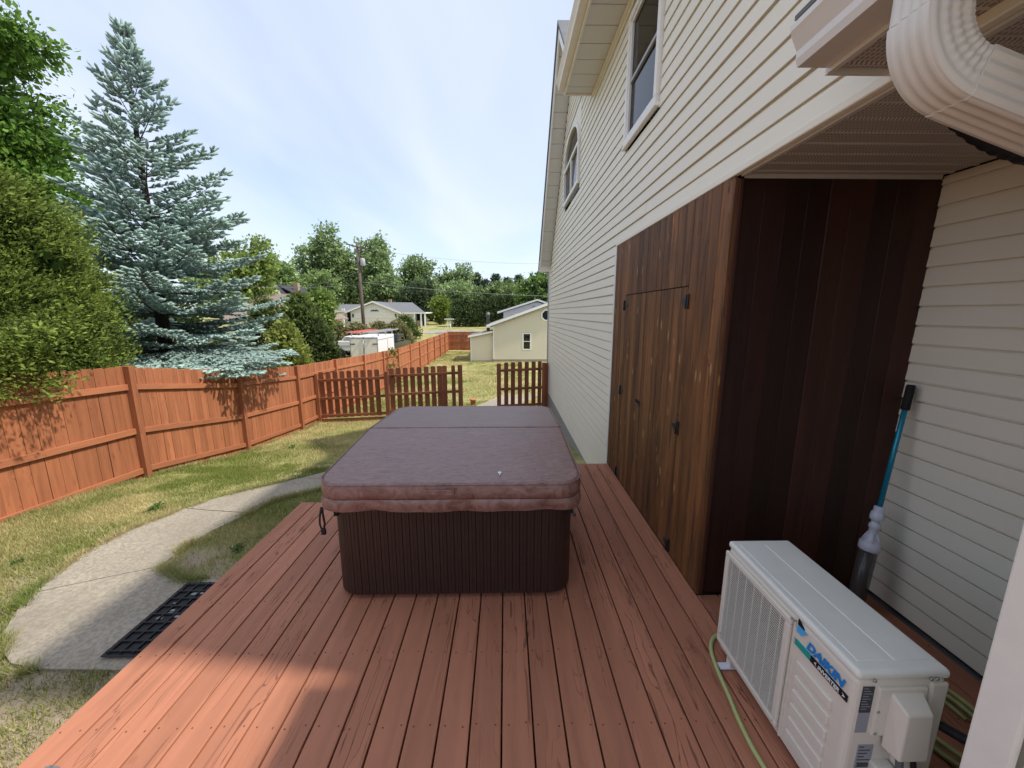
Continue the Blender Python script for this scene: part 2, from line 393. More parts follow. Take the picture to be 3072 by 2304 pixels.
Fq = np.stack([idx[:-1,:-1], idx[:-1,1:], idx[1:,1:], idx[1:,:-1]], -1).reshape(-1, 4)
tag(mobj('ground', bigmesh('ground', V, Fq, smooth=True), 'ground'), kind='structure')

# grass blades: near lawn up to the gate, and a strip of the far lawn
rng = np.random.default_rng(4)
PATH_L = [(-3.01,2.15),(-3.23,2.19),(-3.44,2.3),(-3.60,2.45),(-3.75,2.65),(-3.87,2.83),(-4.05,3.37),(-4.06,3.87),(-3.88,4.38),(-3.82,4.56),(-3.55,4.91),(-3.02,5.37),(-2.50,6.1),(-2.15,7.4),(-1.75,9.2),(-1.35,11.0),(-1.0,13.0),(-0.2,15.2)]
PATH_R = [(-1.95,2.12),(-1.95,2.25),(-1.95,2.55),(-1.95,2.97),(-2.78,2.98),(-3.13,3.17),(-3.17,3.46),(-3.14,3.81),(-3.02,4.22),(-2.94,4.55),(-2.69,4.74),(-1.95,5.1),(-1.40,5.8),(-1.05,7.1),(-0.65,9.0),(-0.1,11.0),(0.45,13.0),(1.5,15.0)]
def in_poly(px, py, poly):
    c = np.zeros(px.shape, bool); n = len(poly); j = n-1
    for i in range(n):
        xi, yi = poly[i]; xj, yj = poly[j]
        c ^= ((yi > py) != (yj > py)) & (px < (xj-xi)*(py-yi)/(yj-yi+1e-12)+xi); j = i
    return c
PPOLY = PATH_L + PATH_R[::-1]
def vnoise(x, y, s, seed):
    x = x*s; y = y*s; xi = np.floor(x).astype(int); yi = np.floor(y).astype(int); fx = x-xi; fy = y-yi
    fx = fx*fx*(3-2*fx); fy = fy*fy*(3-2*fy)
    def h(a, b): return np.mod(np.sin(a*127.1+b*311.7+seed*74.7)*43758.5453, 1.0)
    return (h(xi,yi)*(1-fx)+h(xi+1,yi)*fx)*(1-fy)+(h(xi,yi+1)*(1-fx)+h(xi+1,yi+1)*fx)*fy
def blades(n, x0, x1, y0, y1, hgt, wid, keep, seed):
    r = np.random.default_rng(seed)
    x = r.uniform(x0, x1, n); y = r.uniform(y0, y1, n)
    d = vnoise(x, y, 0.9, 1)*.5 + vnoise(x, y, 2.7, 2)*.3 + vnoise(x, y, 7.0, 3)*.2
    nearf = np.clip((3.6-y)/1.6, 0, 1)
    k = (r.random(n) < np.clip((d-0.22-0.24*nearf)*3.2, 0.04, 1)) & keep(x, y)
    x, y, d = x[k], y[k], d[k]; n = len(x); z = gz(x, y) - .004
    a = r.uniform(0, 6.283, n); h = hgt*r.uniform(.45, 1.25, n)*(0.6+0.7*d); w = wid*r.uniform(.6, 1.3, n)
    lean = r.uniform(.1, .9, n)*h; la = r.uniform(0, 6.283, n)
    V = np.empty((n, 3, 3)); V[:,0] = np.stack([x-w*np.cos(a), y-w*np.sin(a), z], -1); V[:,1] = np.stack([x+w*np.cos(a), y+w*np.sin(a), z], -1)
    V[:,2] = np.stack([x+lean*np.cos(la), y+lean*np.sin(la), z+h], -1)
    gmix = np.clip((vnoise(x, y, .55, 7)*.6+vnoise(x, y, 2.1, 8)*.4-.36)*3.2+r.normal(0, .22, n), 0, 1)[:,None]
    c = gmix*np.array([[.200,.245,.055]]) + (1-gmix)*np.array([[.58,.49,.24]]); c = c*r.uniform(.7, 1.3, (n,1))
    return V.reshape(-1,3), np.arange(3*n).reshape(-1,3), np.repeat(c, 3, 0)
def lawn_ok(x, y): return ~in_poly(x, y, PPOLY) & ~((x > -2.1) & (y < 3.75)) & ~((x > -1.2) & (y < 4.7)) & (x < 1.2)
parts = [blades(230000, -5.72, -1.9, .9, 6.5, .050, .0032, lawn_ok, 11), blades(110000, -5.72, 1.2, 6.5, 14.5, .06, .005, lawn_ok, 12), blades(60000, -5.72, 1.2, 14.5, 38, .09, .010, lawn_ok, 13)]
def tufts(seed, n, hgt):
    r = np.random.default_rng(seed); P = []
    for poly in (PATH_L[:12], PATH_R[3:12]):
        p = np.array(poly); d = np.linalg.norm(np.diff(p, axis=0), axis=1); k = r.choice(len(d), n, p=d/d.sum()); t = r.random(n)[:,None]
        q = p[k]*(1-t)+p[k+1]*t; q = q+r.normal(0, .025, q.shape); P.append(q)
    f = np.stack([-5.72+np.abs(r.normal(0, .05, n)), r.uniform(3, 11.4, n)], -1); P.append(f)
    q = np.concatenate(P); c = vnoise(q[:,0], q[:,1], 4.0, 9); q = q[(c > .45) & ~((q[:,0] > -2.12) & (q[:,1] < 3.7))]; m_ = len(q)
    x, y = q[:,0], q[:,1]; z = gz(x, y)-.003; a = r.uniform(0, 6.283, m_); h = hgt*r.uniform(.4, 1.3, m_); w = .003; la = r.uniform(0, 6.283, m_); L = h*r.uniform(.3, 1.1, m_)
    V = np.stack([np.stack([x-w*np.cos(a), y-w*np.sin(a), z], -1), np.stack([x+w*np.cos(a), y+w*np.sin(a), z], -1), np.stack([x+L*np.cos(la), y+L*np.sin(la), z+h], -1)], 1)
    g_ = np.clip(vnoise(x, y, 1.5, 10)*1.5-.2+r.normal(0, .2, m_), 0, 1)[:,None]
    cc = (g_*np.array([[.19,.25,.055]])+(1-g_)*np.array([[.52,.44,.22]]))*r.uniform(.7, 1.25, (m_,1))
    return V.reshape(-1,3), np.arange(3*m_).reshape(-1,3), np.repeat(cc, 3, 0)
parts.append(tufts(15, 9000, .075))
VV, FF, CC, o = [], [], [], 0
for a, b, c in parts: VV.append(a); FF.append(b+o); CC.append(c); o += len(a)
tag(mobj('grass', bigmesh('grass', np.concatenate(VV), np.concatenate(FF), np.concatenate(CC)), 'blade'),
    'patchy short lawn grass between the red fence and the deck', 'grass', kind='stuff')
parts = [blades(90000, -34, -5.85, 14, 46, .11, .014, lambda x, y: np.ones(x.shape, bool), 14)]
a, b, c = parts[0]
tag(mobj('grass', bigmesh('grass_neighbour', a, b, c), 'blade'), 'sunlit lawn grass of the neighbouring yard beyond the fence', 'grass', kind='stuff')

# weeds: a few broad leaved rosettes on the near lawn
def weed(x, y, s, seed):
    r = random.Random(seed); b = MB(); z = gzf(x, y)
    for k in range(22):
        a = r.uniform(0, 6.28); L = s*r.uniform(.5, 1.1); up = s*r.uniform(.25, .8); w = s*.16
        c, sn = math.cos(a), math.sin(a); ox, oy = r.uniform(-.4,.4)*s, r.uniform(-.4,.4)*s
        b.add([(x+ox,y+oy,z),(x+ox+c*L*.5-sn*w,y+oy+sn*L*.5+c*w,z+up),(x+ox+c*L,y+oy+sn*L,z+up*.8),(x+ox+c*L*.5+sn*w,y+oy+sn*L*.5-c*w,z+up)],[(0,1,2,3)])
    me = b.mesh('weed'); at = me.attributes.new('col','FLOAT_COLOR','POINT')
    cc = np.ones((len(me.vertices),4),np.float32); cc[:,:3] = np.array([.085,.15,.035])*np.random.default_rng(seed).uniform(.7,1.4,(len(me.vertices),1)); at.data.foreach_set('color', cc.ravel())
    return mobj('weed', me, 'leaf')
for i, (x, y, s, lab) in enumerate([(-4.25,4.35,.16,'bright green weed clump touching the outer edge of the concrete path'),(-4.55,3.3,.10,'small leafy weed in dry grass left of the concrete path'),
        (-4.75,8.2,.17,'large leafy weed below the second visible fence post'),(-2.62,3.42,.12,'low weed tuft in the grass wedge between path and deck'),(-3.15,2.0,.12,'green weed tuft in bare dirt at the near end of the concrete')]):
    tag(weed(x, y, s*.62, i), lab, 'weed', 'weeds in the lawn')

# concrete path in separate slabs
path = empty('path', (-3.3, 3.2, -.36), kind='structure')
def slab(L, Rr, n=8):
    b = MB(); rows = []
    def dens(P):
        out = []
        for i in range(len(P)-1):
            for t in (0, .34, .67): out.append((P[i][0]*(1-t)+P[i+1][0]*t, P[i][1]*(1-t)+P[i+1][1]*t))
        return out+[P[-1]]
    L, Rr = dens(L), dens(Rr)
    for l, r in zip(L, Rr): rows.append([(l[0]*(1-k/n)+r[0]*k/n, l[1]*(1-k/n)+r[1]*k/n) for k in range(n+1)])
    m = len(rows); top = [(x, y, gzf(x, y)+.022) for row in rows for x, y in row]; bot = [(x, y, z-.12) for x, y, z in top]
    I = lambda i, k: i*(n+1)+k; N = len(top); fs = []
    for i in range(m-1):
        for k in range(n): fs.append((I(i,k),I(i,k+1),I(i+1,k+1),I(i+1,k)))
    ring = [I(0,k) for k in range(n+1)]+[I(i,n) for i in range(1,m)]+[I(m-1,k) for k in range(n-1,-1,-1)]+[I(i,0) for i in range(m-2,0,-1)]
    for a, c in zip(ring, ring[1:]+ring[:1]): fs.append((a, a+N, c+N, c))
    b.add(top+bot, fs); return b.obj('path_slab', 'concrete', path)
def cut(i, j):
    L = list(PATH_L[i:j+1]); Q = list(PATH_R[i:j+1])
    def pull(P, a, c, d=.006):
        v = Vector(P[c])-Vector(P[a]); v = v.normalized()*d; P[a] = (P[a][0]+v.x, P[a][1]+v.y)
    if i > 0: pull(L, 0, 1); pull(Q, 0, 1)
    if j < len(PATH_L)-1: pull(L, -1, -2); pull(Q, -1, -2)
    return L, Q
for i, j in ((0,5),(5,8),(8,11),(11,13),(13,15),(15,17)): slab(*cut(i, j))

# rubber mat on the concrete beside the deck
mat = empty('door_mat', (-2.3, 2.56, -.35), 'black rubber mat with raised diamond ribs on concrete beside deck', 'mat')
b = MB(); z0 = -.335
b.box(-2.68, -1.85, 2.21, 2.92, z0, z0+.012); b.obj('mat_base', 'rubber', mat, .004)
b = MB()
for k in range(9):
    y = 2.24+k*.08; b.box(-2.66, -1.88, y-.006, y+.006, z0+.013, z0+.026)
for k in range(10):
    x = -2.64+k*.082; b.box(x-.006, x+.006, 2.225, 2.905, z0+.0135, z0+.0255)
b.obj('mat_ribs', 'rubber', mat)
rr = random.Random(5); b = MB()
for k in range(60):
    x = -2.6+.7*rr.random(); y = 2.45+.45*rr.random()
    if (x+2.3) < (y-2.9)*.9-.1: continue
    s = rr.uniform(.008, .026); b.add([(x-s,y-s*.5,z0+.0145),(x+s,y-s*.6,z0+.0145),(x+s*.7,y+s*.6,z0+.0145),(x-s*.6,y+s*.5,z0+.0145)],[(0,1,2,3)])
tag(b.obj('dried_residue', 'rubber_salt', mat), kind='stuff')

# ================================================================== deck
deck = empty('deck', (-.3, 1.5, 0), 'low deck of red brown painted boards under the hot tub', 'deck')
PITCH = .1475; BX0 = -2.085
me_cache = {}
def board_mesh(L, w=.1395, t=.032):
    k = (round(L, 3), round(w, 3))
    if k not in me_cache: me_cache[k] = MB().box(-w/2, w/2, -L/2, L/2, -t, 0).mesh('deck_board', .004, 2)
    return me_cache[k]
rr = random.Random(2); nails = MB()
def deck_board(xc, y0, y1, w=.1395):
    z = rr.uniform(-.0012, .0012)
    mobj('deck_board', board_mesh(y1-y0, w), 'deck_paint', deck, Matrix.Translation((xc, (y0+y1)/2, z)) @ Matrix.Rotation(rr.uniform(-.0004,.0004), 4, 'Z'))
    y = 1.088
    while y < y1-.03:
        if y > .3:
            for dx in (-.042, .042):
                nails.lathe([(.0042, z+.0006), (.003, z+.0016)], (xc+dx+rr.uniform(-.008,.008), y+rr.uniform(-.012,.012), 0), 6)
        y += .4
k = 0
while True:
    xc = BX0+k*PITCH+.07
    if xc > 2.48: break
    if xc < -1.05: deck_board(xc, -1.6, 3.675)
    elif xc < 1.24: deck_board(xc, -1.6, 4.65)
    elif xc < 1.32: deck_board(xc-.010, -1.6, 2.315, .118)
    else: deck_board(xc, .86, 2.31)
    k += 1
tag(nails.obj('nail_heads', 'joist_wood', deck), kind='stuff')
MB().box(-2.075, -2.04, -1.58, 3.655, -.30, -.034).obj('rim_joist', 'joist_wood', deck)
MB().box(-2.04, -1.05, 3.62, 3.655, -.30, -.034).obj('rim_joist', 'joist_wood', deck)
MB().box(-1.05, 1.28, 4.59, 4.63, -.34, -.034).obj('rim_joist', 'joist_wood', deck)
MB().box(-1.05, -1.01, 3.66, 4.59, -.34, -.034).obj('rim_joist', 'joist_wood', deck)
for y in np.arange(1.088-.4*6, 4.4, .4):
    MB().box(-2.03 if y < 3.6 else -1.0, 1.28, y-.02, y+.02, -.2, -.036).obj('joist', 'joist_wood', deck)
for x, y in ((-1.98,-1.2),(-1.98,1.1),(-1.98,3.4),(-.9,4.5),(1.1,4.5)):
    MB().box(x-.045, x+.045, y-.045, y+.045, gzf(x,y)-.05, -.2).obj('deck_post', 'joist_wood', deck)
clip = empty('bracket', (-1.93, 1.33, 0), 'small grey metal bracket on the left edge of the deck', 'bracket')
MB().box(-1.96, -1.90, 1.315, 1.345, .002, .007).obj('plate', 'steel', clip, .001)
MB().box(-1.935, -1.925, 1.32, 1.34, .007, .02).obj('tab', 'steel', clip)

# ================================================================== house
WX = 1.31; CO = .1143; SOFF = 2.665
house = empty('house', (3.0, 5.0, -.4), 'cream vinyl sided two storey house along the right of the deck', 'house')
RAKE = lambda y: 3.22 + (11.54-y)*1.096          # underside of the far roof slope on the gable wall
def yhi(z): return 11.54 if z <= 3.22 else 11.54-(z-3.22)/1.096
def ylo(z):
    if z < SOFF: return 4.69
    if z < SOFF+.02: return .86
    return 1.43
WIN = [(3.61, 4.54, 3.64, 4.88), (7.28, 9.02, 4.14, 5.50)]
def course(y0, y1, z0, x=WX, h=CO, axis='Y', face=-1, name='siding_course', parent=house, mat='siding'):
    # clapboard profile: the lower lip stands proud of the wall
    p = .0075*face; q = .014*face
    poly = [(x+.02*-face, z0+.004), (x+p*.25, z0+.004), (x+p*.45, z0), (x+p, z0), (x+p, z0+.006), (x+p*.02, z0+h-.0145), (x-q, z0+h-.014), (x-q, z0+h+.003), (x+.02*-face, z0+h+.003)]
    b = MB().prism(poly, axis, y0, y1)
    return b.obj(name, mat, parent)
z = SOFF + .035 - CO*28
Z0 = -.535
# courses counted up from the foundation; the exposed lip spacing is 4.5 inches
nco = 0; z = SOFF+.03-28*CO
while z < 6.7:
    zt = z+CO
    segs = [(ylo(z+.001) if z < 5.0 else max(6.37, 8.15-(6.93-zt)/.97), yhi(zt))]
    if z < SOFF and zt > SOFF: segs = [(4.69, 11.54)]
    for (a, c, wz0, wz1) in WIN:
        out = []
        for s0, s1 in segs:
            if zt <= wz0+.004 or z >= wz1-.004 or s1 <= a or s0 >= c: out.append((s0, s1))
            else: out += [(s0, a), (c, s1)]
        segs = out
    if z >= -.62 or z < SOFF:
        for s0, s1 in segs:
            q0 = s0; jr = random.Random(int(z*1000)+int(s0*77))
            while s1-q0 > .02:
                q1 = q0+jr.uniform(2.2, 3.7)
                if s1-q1 < .5: q1 = s1
                course(q0+(.0006 if q0 > s0 else 0), q1, z, WX+(.0032 if jr.random() < .5 else 0.0))
                q0 = q1
    z = zt
# core wall behind the siding, and the low near wing behind the camera's right
b = MB(); b.box(WX+.02, WX+.16, 4.69, 11.53, -1.6, 3.2); b.obj('wall_core', 'dark_room', house)
b = MB(); b.hexa([(WX+.02,2.85,3.2),(WX+.02,11.5,3.2),(WX+.1,11.5,3.2),(WX+.1,2.85,3.2),(WX+.02,2.85,3.4),(WX+.02,11.3,3.4),(WX+.1,11.3,3.4),(WX+.1,2.85,3.4)])
b.obj('wall_core', 'dark_room', house)
# dark rooms behind the windows close the building volume
b = MB(); b.box(WX+.6, 6.0, 2.45, 11.4, -.5, 5.0); b.obj('interior', 'dark_room', house)
b = MB(); b.box(WX+.021, WX+.079, 1.45, 3.05, SOFF+.05, 3.60); b.obj('wall_core', 'dark_room', house)
b = MB(); b.box(WX+.022, WX+.078, 1.452, 3.58, 3.605, 5.02); b.obj('wall_core', 'dark_room', house)
b = MB(); b.box(WX+.022, WX+.078, 4.57, 7.26, 3.42, 5.02); b.obj('wall_core', 'dark_room', house)
MB().box(2.63, 6.0, .84, 2.44, -.5, 5.0).obj('interior', 'dark_room', house)
MB().box(2.40, 2.62, .84, 2.44, -.5, -.04).obj('foundation', 'foundation', house)
# near wing (mostly out of view): wall beside the recess toward the camera
z = 0.02
while z < 3.38:
    course(-4.0, .76, z); z += CO
MB().box(WX+.02, 5.5, -4.0, .82, -.4, 3.40).obj('wall_core', 'siding', house)
MB().box(WX+.005, 2.52, .825, .865, -.02, SOFF).obj('return_wall', 'siding', house)
# white corner post of the recess
cp = MB(); cp.prism([(WX-.03,.765),(WX-.03,.855),(WX+.065,.855),(WX+.065,.83),(WX-.01,.83),(WX-.01,.765)], 'Z', -.02, SOFF)
cp.obj('corner_post', 'white_dirty', house, .006, 2)
MB().box(WX-.024, WX-.012, .775, .79, 0, SOFF).obj('corner_bead', 'white_dirty', house, .003)
# trim along the bottom of the upper wall, above closet and recess
MB().box(WX-.022, WX+.012, .86, 4.685, SOFF-.004, SOFF+.032).obj('trim', 'siding', house, .004)
MB().box(WX+.014, WX+.035, .87, 2.31, SOFF-.012, SOFF+.01).obj('trim', 'soffit_plain', house)
MB().box(WX-.024, WX+.02, 4.645, 4.69, -.02, SOFF-.006).obj('trim', 'white_trim', house, .004)
MB().box(WX-.012, WX+.25, 4.70, 11.52, -1.75, SOFF+.03-28*CO-.002).obj('foundation', 'foundation', house)
# recess: inner wall, ceiling panels
z = 0.03
while z < SOFF-.02:
    course(.87, 2.34, z, 2.50, min(.1125, SOFF-z)); z += .1125
MB().box(2.521, 2.62, .87, 2.4, 0, SOFF).obj('wall_core', 'dark_room', house)
y = .87
while y < 2.30:
    y1 = min(y+.1150, 2.312); w = y1-y
    p = [(y+.001, SOFF+.016), (y+.001, SOFF+.003), (y+.010, SOFF-.004), (y+.022, SOFF-.004), (y+.026, SOFF+.002), (y1-.003, SOFF+.002), (y1-.001, SOFF+.016)]
    b = MB().prism([(u, v) for u, v in p], 'X', WX+.036, 2.478); b.obj('soffit_panel', 'soffit_perf', house); y = y1
MB().box(WX+.04, 2.478, 2.313, 2.325, SOFF-.018, SOFF+.004).obj('trim', 'soffit_plain', house)
MB().box(WX+.02, 2.6, .84, 2.8, SOFF+.02, SOFF+.05).obj('ceiling_core', 'dark_room', house)

# windows
def window_rect(y0, y1, z0, z1):
    w = MB()
    t = .055
    w.box(WX-.040, WX+.03, y0, y1, z0, z0+t); w.box(WX-.040, WX+.03, y0, y1, z1-t, z1)
    w.box(WX-.040, WX+.03, y0, y0+t, z0+t, z1-t); w.box(WX-.040, WX+.03, y1-t, y1, z0+t, z1-t)
    o = w.obj('window', 'white_trim', house, .004)
    s = MB(); t2 = .03
    a, c, d, e = y0+t, y1-t, z0+t, z1-t; zm = d+(e-d)*.48
    s.box(WX-.022, WX+.0, a, a+t2, d, e); s.box(WX-.022, WX+.0, c-t2, c, d, e); s.box(WX-.022, WX+.0, a+t2, c-t2, d, d+t2); s.box(WX-.022, WX+.0, a+t2, c-t2, e-t2, e)
    s.obj('sash', 'white_paint', o)
    s = MB(); s.box(WX-.018, WX+.004, a+t2, c-t2, zm-.016, zm+.016); s.obj('meeting_rail', 'box_grey', o)
    MB().box(WX+.004, WX+.008, a+t2, c-t2, d+t2, zm-.016).obj('pane', 'glass', o); MB().box(WX+.004, WX+.008, a+t2, c-t2, zm+.016, e-t2).obj('pane', 'glass', o)
    # gathered curtain behind the near half of the lower pane
    cur = MB(); n = 26; vs = []
    for k in range(n+1):
        yy = a+t2+(c-a)*.02+(c-a)*.52*k/n; xx = WX+.09+.018*math.sin(k*1.7)
        vs += [(xx, yy, d+.02), (xx, yy, zm-.05)]
    cur.add(vs, [(2*k, 2*k+2, 2*k+3, 2*k+1) for k in range(n)], True); cur.obj('curtain', 'curtain', o)
    MB().box(WX-.048, WX-.002, y0-.02, y1+.02, z0-.035, z0-.004).obj('sill', 'white_trim', o, .004)
    r = MB(); r.box(WX+.30, WX+.32, y0, y1, z0, z1); r.obj('backing', 'dark_room', o)
window_rect(3.62, 4.53, 3.66, 4.86)
def window_arch(y0, y1, z0, zs):
    ym = (y0+y1)/2; rad = (y1-y0)/2; ry = zs+rad*.62
    def outline(i): 
        n = 20; pts = [(y0+i, z0+i), (y1-i, z0+i), (y1-i, zs)]
        for k in range(1, n): a = math.pi*k/n; pts.append((ym+(rad-i)*math.cos(a), zs+(rad*.62-i)*math.sin(a)))
        pts.append((y0+i, zs)); return pts
    A, B = outline(0), outline(.07); b = MB(); n = len(A)
    vs = [(WX-.042, y, z) for y, z in A]+[(WX-.042, y, z) for y, z in B]+[(WX+.02, y, z) for y, z in A]+[(WX+.02, y, z) for y, z in B]
    fs = []
    for i in range(n):
        j = (i+1)%n; fs += [(i,j,n+j,n+i),(2*n+i,3*n+i,3*n+j,2*n+j),(i,2*n+i,2*n+j,j),(n+i,n+j,3*n+j,3*n+i)]
    b.add(vs, fs); o = b.obj('window', 'white_trim', house)
    MB().box(WX-.034, WX+.012, y0+.07, y1-.07, zs-.03, zs+.03).obj('transom_bar', 'white_trim', o, .003)
    MB().box(WX-.030, WX+.010, ym-.03, ym+.03, z0+.07, zs-.03).obj('mullion', 'white_trim', o, .003)
    MB().box(WX+.002, WX+.006, y0+.07, ym-.03, z0+.07, zs-.03).obj('pane', 'glass', o); MB().box(WX+.002, WX+.006, ym+.03, y1-.07, z0+.07, zs-.03).obj('pane', 'glass', o)
    p = MB(); C2 = outline(.075)[2:]; p.add([(WX+.004, y, z) for y, z in C2], [tuple(range(len(C2)))]); p.obj('pane', 'glass', o)
    c = MB(); vs = []
    for k in range(25):
        yy = y0+.08+(y1-y0-.16)*k/24; xx = WX+.10+.012*math.sin(k*2.1); vs += [(xx, yy, z0+.08), (xx, yy, zs-.04)]
    c.add(vs, [(2*k, 2*k+2, 2*k+3, 2*k+1) for k in range(24)], True); c.obj('blind', 'white_paint', o)
    MB().box(WX+.30, WX+.32, y0, y1, z0, ry).obj('backing', 'dark_room', o)
    MB().prism([(y0-.0,z0-.0)]+[(y0, zs)]+[(ym+rad*math.cos(a), zs+rad*.62*math.sin(a)) for a in np.linspace(math.pi, 0, 12)]+[(y1, z0)], 'X', WX+.012, WX+.016).obj('surround', 'siding', o) if False else None
window_arch(7.30, 9.00, 4.16, 4.86)
# upper courses beside the arch that were cut by the square opening are filled by a curved casing
b = MB(); n = 16; ym, rad = 8.15, .85
for side in (0, 1):
    pts = []
    for k in range(n+1):
        a = math.pi/2*k/n; yy = ym+(rad*math.cos(a) if side else -rad*math.cos(a)); zz = 4.86+rad*.62*math.sin(a); pts.append((yy, zz))
    top = [(ym+(.87 if side else -.87), 5.50), (ym, 5.50)]
    poly = pts+[(ym, 5.50), (ym+(.87 if side else -.87), 5.50), (ym+(.87 if side else -.87), 4.86)]
    b2 = MB(); b2.prism(poly, 'X', WX-.006, WX+.02); b2.obj('arch_casing', 'siding', house)

# upper eave over the near block: soffit strips, fascia, gutter
EY0, EY1, EZ = 1.37, 6.34, 5.08
y = EY0
while y < EY1-.01:
    y1 = min(y+.30, EY1)
    MB().prism([(y+.003,EZ+.012),(y+.003,EZ),(y1-.012,EZ),(y1-.008,EZ+.006),(y1-.002,EZ+.006),(y1-.002,EZ+.012)], 'X', .90, WX+.0).obj('soffit_panel', 'soffit_white', house); y = y1
MB().box(WX-.03, WX-.002, 1.45, EY1, EZ-.05, EZ-.004).obj('frieze', 'siding', house)
MB().box(.878, .90, EY0, EY1, EZ-.02, EZ+.20).obj('fascia', 'white_dirty', house)
MB().box(.87, WX, EY1+.002, EY1+.02, EZ-.02, EZ+.20).obj('fascia', 'white_dirty', house)
MB().box(.90, 5.4, EY0+.001, EY0+.018, EZ-.02, EZ+.19).obj('fascia', 'white_dirty', house)
MB().box(WX+.002, 5.4, EY0+.02, 1.434, EZ, EZ+.012).obj('soffit_panel', 'soffit_white', house)
def gutter(xo, y0, y1, zb, name='gutter', mat='gutter_paint', wide=.125):
    # K-style section, open on top, outer lip toward -X
    pr = [(xo+wide, zb+.11), (xo+wide, zb), (xo+.038, zb), (xo+.030, zb+.022), (xo+.030, zb+.045), (xo+.008, zb+.085), (xo, zb+.098), (xo, zb+.116), (xo+.014, zb+.118)]
    inn = [(u+(.004 if u < xo+wide*.9 else -.004), max(v, zb+.004)) for u, v in reversed(pr)]
    return MB().prism(pr+inn, 'Y', y0, y1).obj(name, mat, house)
g = gutter(.752, EY0, EY1, EZ+.03, mat='white_dirty')
MB().prism([(.752,EZ+.148),(.76,EZ+.115),(.782,EZ+.075),(.79,EZ+.03),(.877,EZ+.03),(.877,EZ+.14)], 'Y', EY1+.001, EY1+.004).obj('end_cap', 'white_dirty', g)
# roof over that block
b = MB(); b.hexa([(.80,EY0-.02,EZ+.17),(5.5,EY0-.02,EZ+1.6),(5.5,EY1+.02,EZ+1.6),(.80,EY1+.02,EZ+.17),(.80,EY0-.02,EZ+.21),(5.5,EY0-.02,EZ+1.7),(5.5,EY1+.02,EZ+1.7),(.80,EY1+.02,EZ+.21)])
b.obj('roof', 'roof_grey', house)
b = MB(); b.hexa([(WX+.58,1.52,3.4),(5.38,1.52,3.4),(5.38,6.3,3.4),(WX+.58,6.3,3.4),(WX+.58,1.52,EZ),(5.38,1.52,EZ),(5.38,6.3,EZ),(WX+.58,6.3,EZ)]); b.obj('interior', 'dark_room', house)

# cross gable over the arched window: steep rakes with soffit strips seen from below
RX = 1.00; YP = 8.15
def rk(y): return RAKE(y) if y >= YP else RAKE(YP)-(YP-y)*.97
def strip(name, ya, yb, x0, x1, lo, hi, mat):
    b = MB(); b.hexa([(x0,ya,rk(ya)+lo),(x1,ya,rk(ya)+lo),(x1,yb,rk(yb)+lo),(x0,yb,rk(yb)+lo),(x0,ya,rk(ya)+hi),(x1,ya,rk(ya)+hi),(x1,yb,rk(yb)+hi),(x0,yb,rk(yb)+hi)])
    return b.obj(name, mat, house)
for (ya, yb) in ((11.62, YP), (YP, 6.37)):
    n = round(abs(ya-yb)/.2); d = (yb-ya)/n
    for k in range(n):
        g_ = .007*(-1 if d > 0 else 1)
        strip('soffit_panel', ya+k*d-g_, ya+(k+1)*d+g_, RX+.03, WX-.003, 0, .02, 'soffit_white')
    strip('rake_core', ya, yb, RX+.03, WX+.1, .021, .19, 'dark_room')
    strip('rake_board', ya+(.04 if ya > 11 else 0), yb, RX, RX+.028, -.03, .20, 'white_trim')
    strip('roof', ya+(.18 if ya > 11 else 0), yb-(0 if yb == YP else .1), RX-.03, 5.6, .202, .26, 'roof_grey')
b = MB(); b.box(RX-.01, WX+.10, 11.545, 11.70, 3.08, 3.40); b.obj('eave_box', 'white_dirty', house, .004)
g2 = MB().box(RX-.02, 5.4, 11.70, 11.82, 3.25, 3.36).obj('gutter', 'white_dirty', house, .01)
MB().tube([(1.24,11.72,3.27),(1.24,11.70,3.05),(1.285,11.60,2.85),(1.285,11.60,-1.0)], .038, 8).obj('downspout', 'box_grey', house)
MB().box(WX-.03, WX+.05, 11.50, 11.56, -.55, 3.1).obj('corner_trim', 'white_trim', house)
MB().box(WX+.02, 5.4, 11.42, 11.535, -1.7, 3.3).obj('rear_wall', 'siding', house)

# low eave near the camera: soffit, fascia, gutter and downspout elbow
NZ = 2.695; NY = 1.42
y = -3.0
y = NY
while y > -2.8:
    y1 = y-.115
    MB().prism([(y-.002,NZ+.016),(y-.002,NZ+.002),(y-.014,NZ-.003),(y-.026,NZ-.003),(y-.03,NZ+.003),(y1+.002,NZ+.003),(y1+.001,NZ+.016)], 'X', 1.088, WX+.6).obj('soffit_panel', 'soffit_perf', house) if y > 0.2 else None
    y = y1
MB().box(1.068, 1.086, -3.0, NY, NZ-.014, NZ+.12).obj('fascia', 'gutter_paint', house)
MB().box(1.068, WX+.0, NY+.001, NY+.012, NZ-.016, NZ+.02).obj('fascia', 'gutter_paint', house)
MB().box(1.09, 3.0, -3.0, .2, NZ, NZ+.02).obj('soffit_panel', 'soffit_plain', house)
ng = gutter(.925, -3.0, NY-.004, NZ+.0, wide=.141)
MB().prism([(.925,NZ+.117),(.933,NZ+.085),(.955,NZ+.045),(.955,NZ+.022),(.963,NZ),(1.066,NZ),(1.066,NZ+.11)], 'Y', NY-.004, NY).obj('end_cap', 'gutter_paint', ng)
b = MB(); b.hexa([(.93,-3.0,NZ+.125),(3.4,-3.0,3.70),(3.4,NY-.01,3.70),(.93,NY-.01,NZ+.125),(.93,-3.0,NZ+.14),(3.4,-3.0,3.78),(3.4,NY-.01,3.78),(.93,NY-.01,NZ+.14)])
b.obj('roof', 'roof_grey', house)
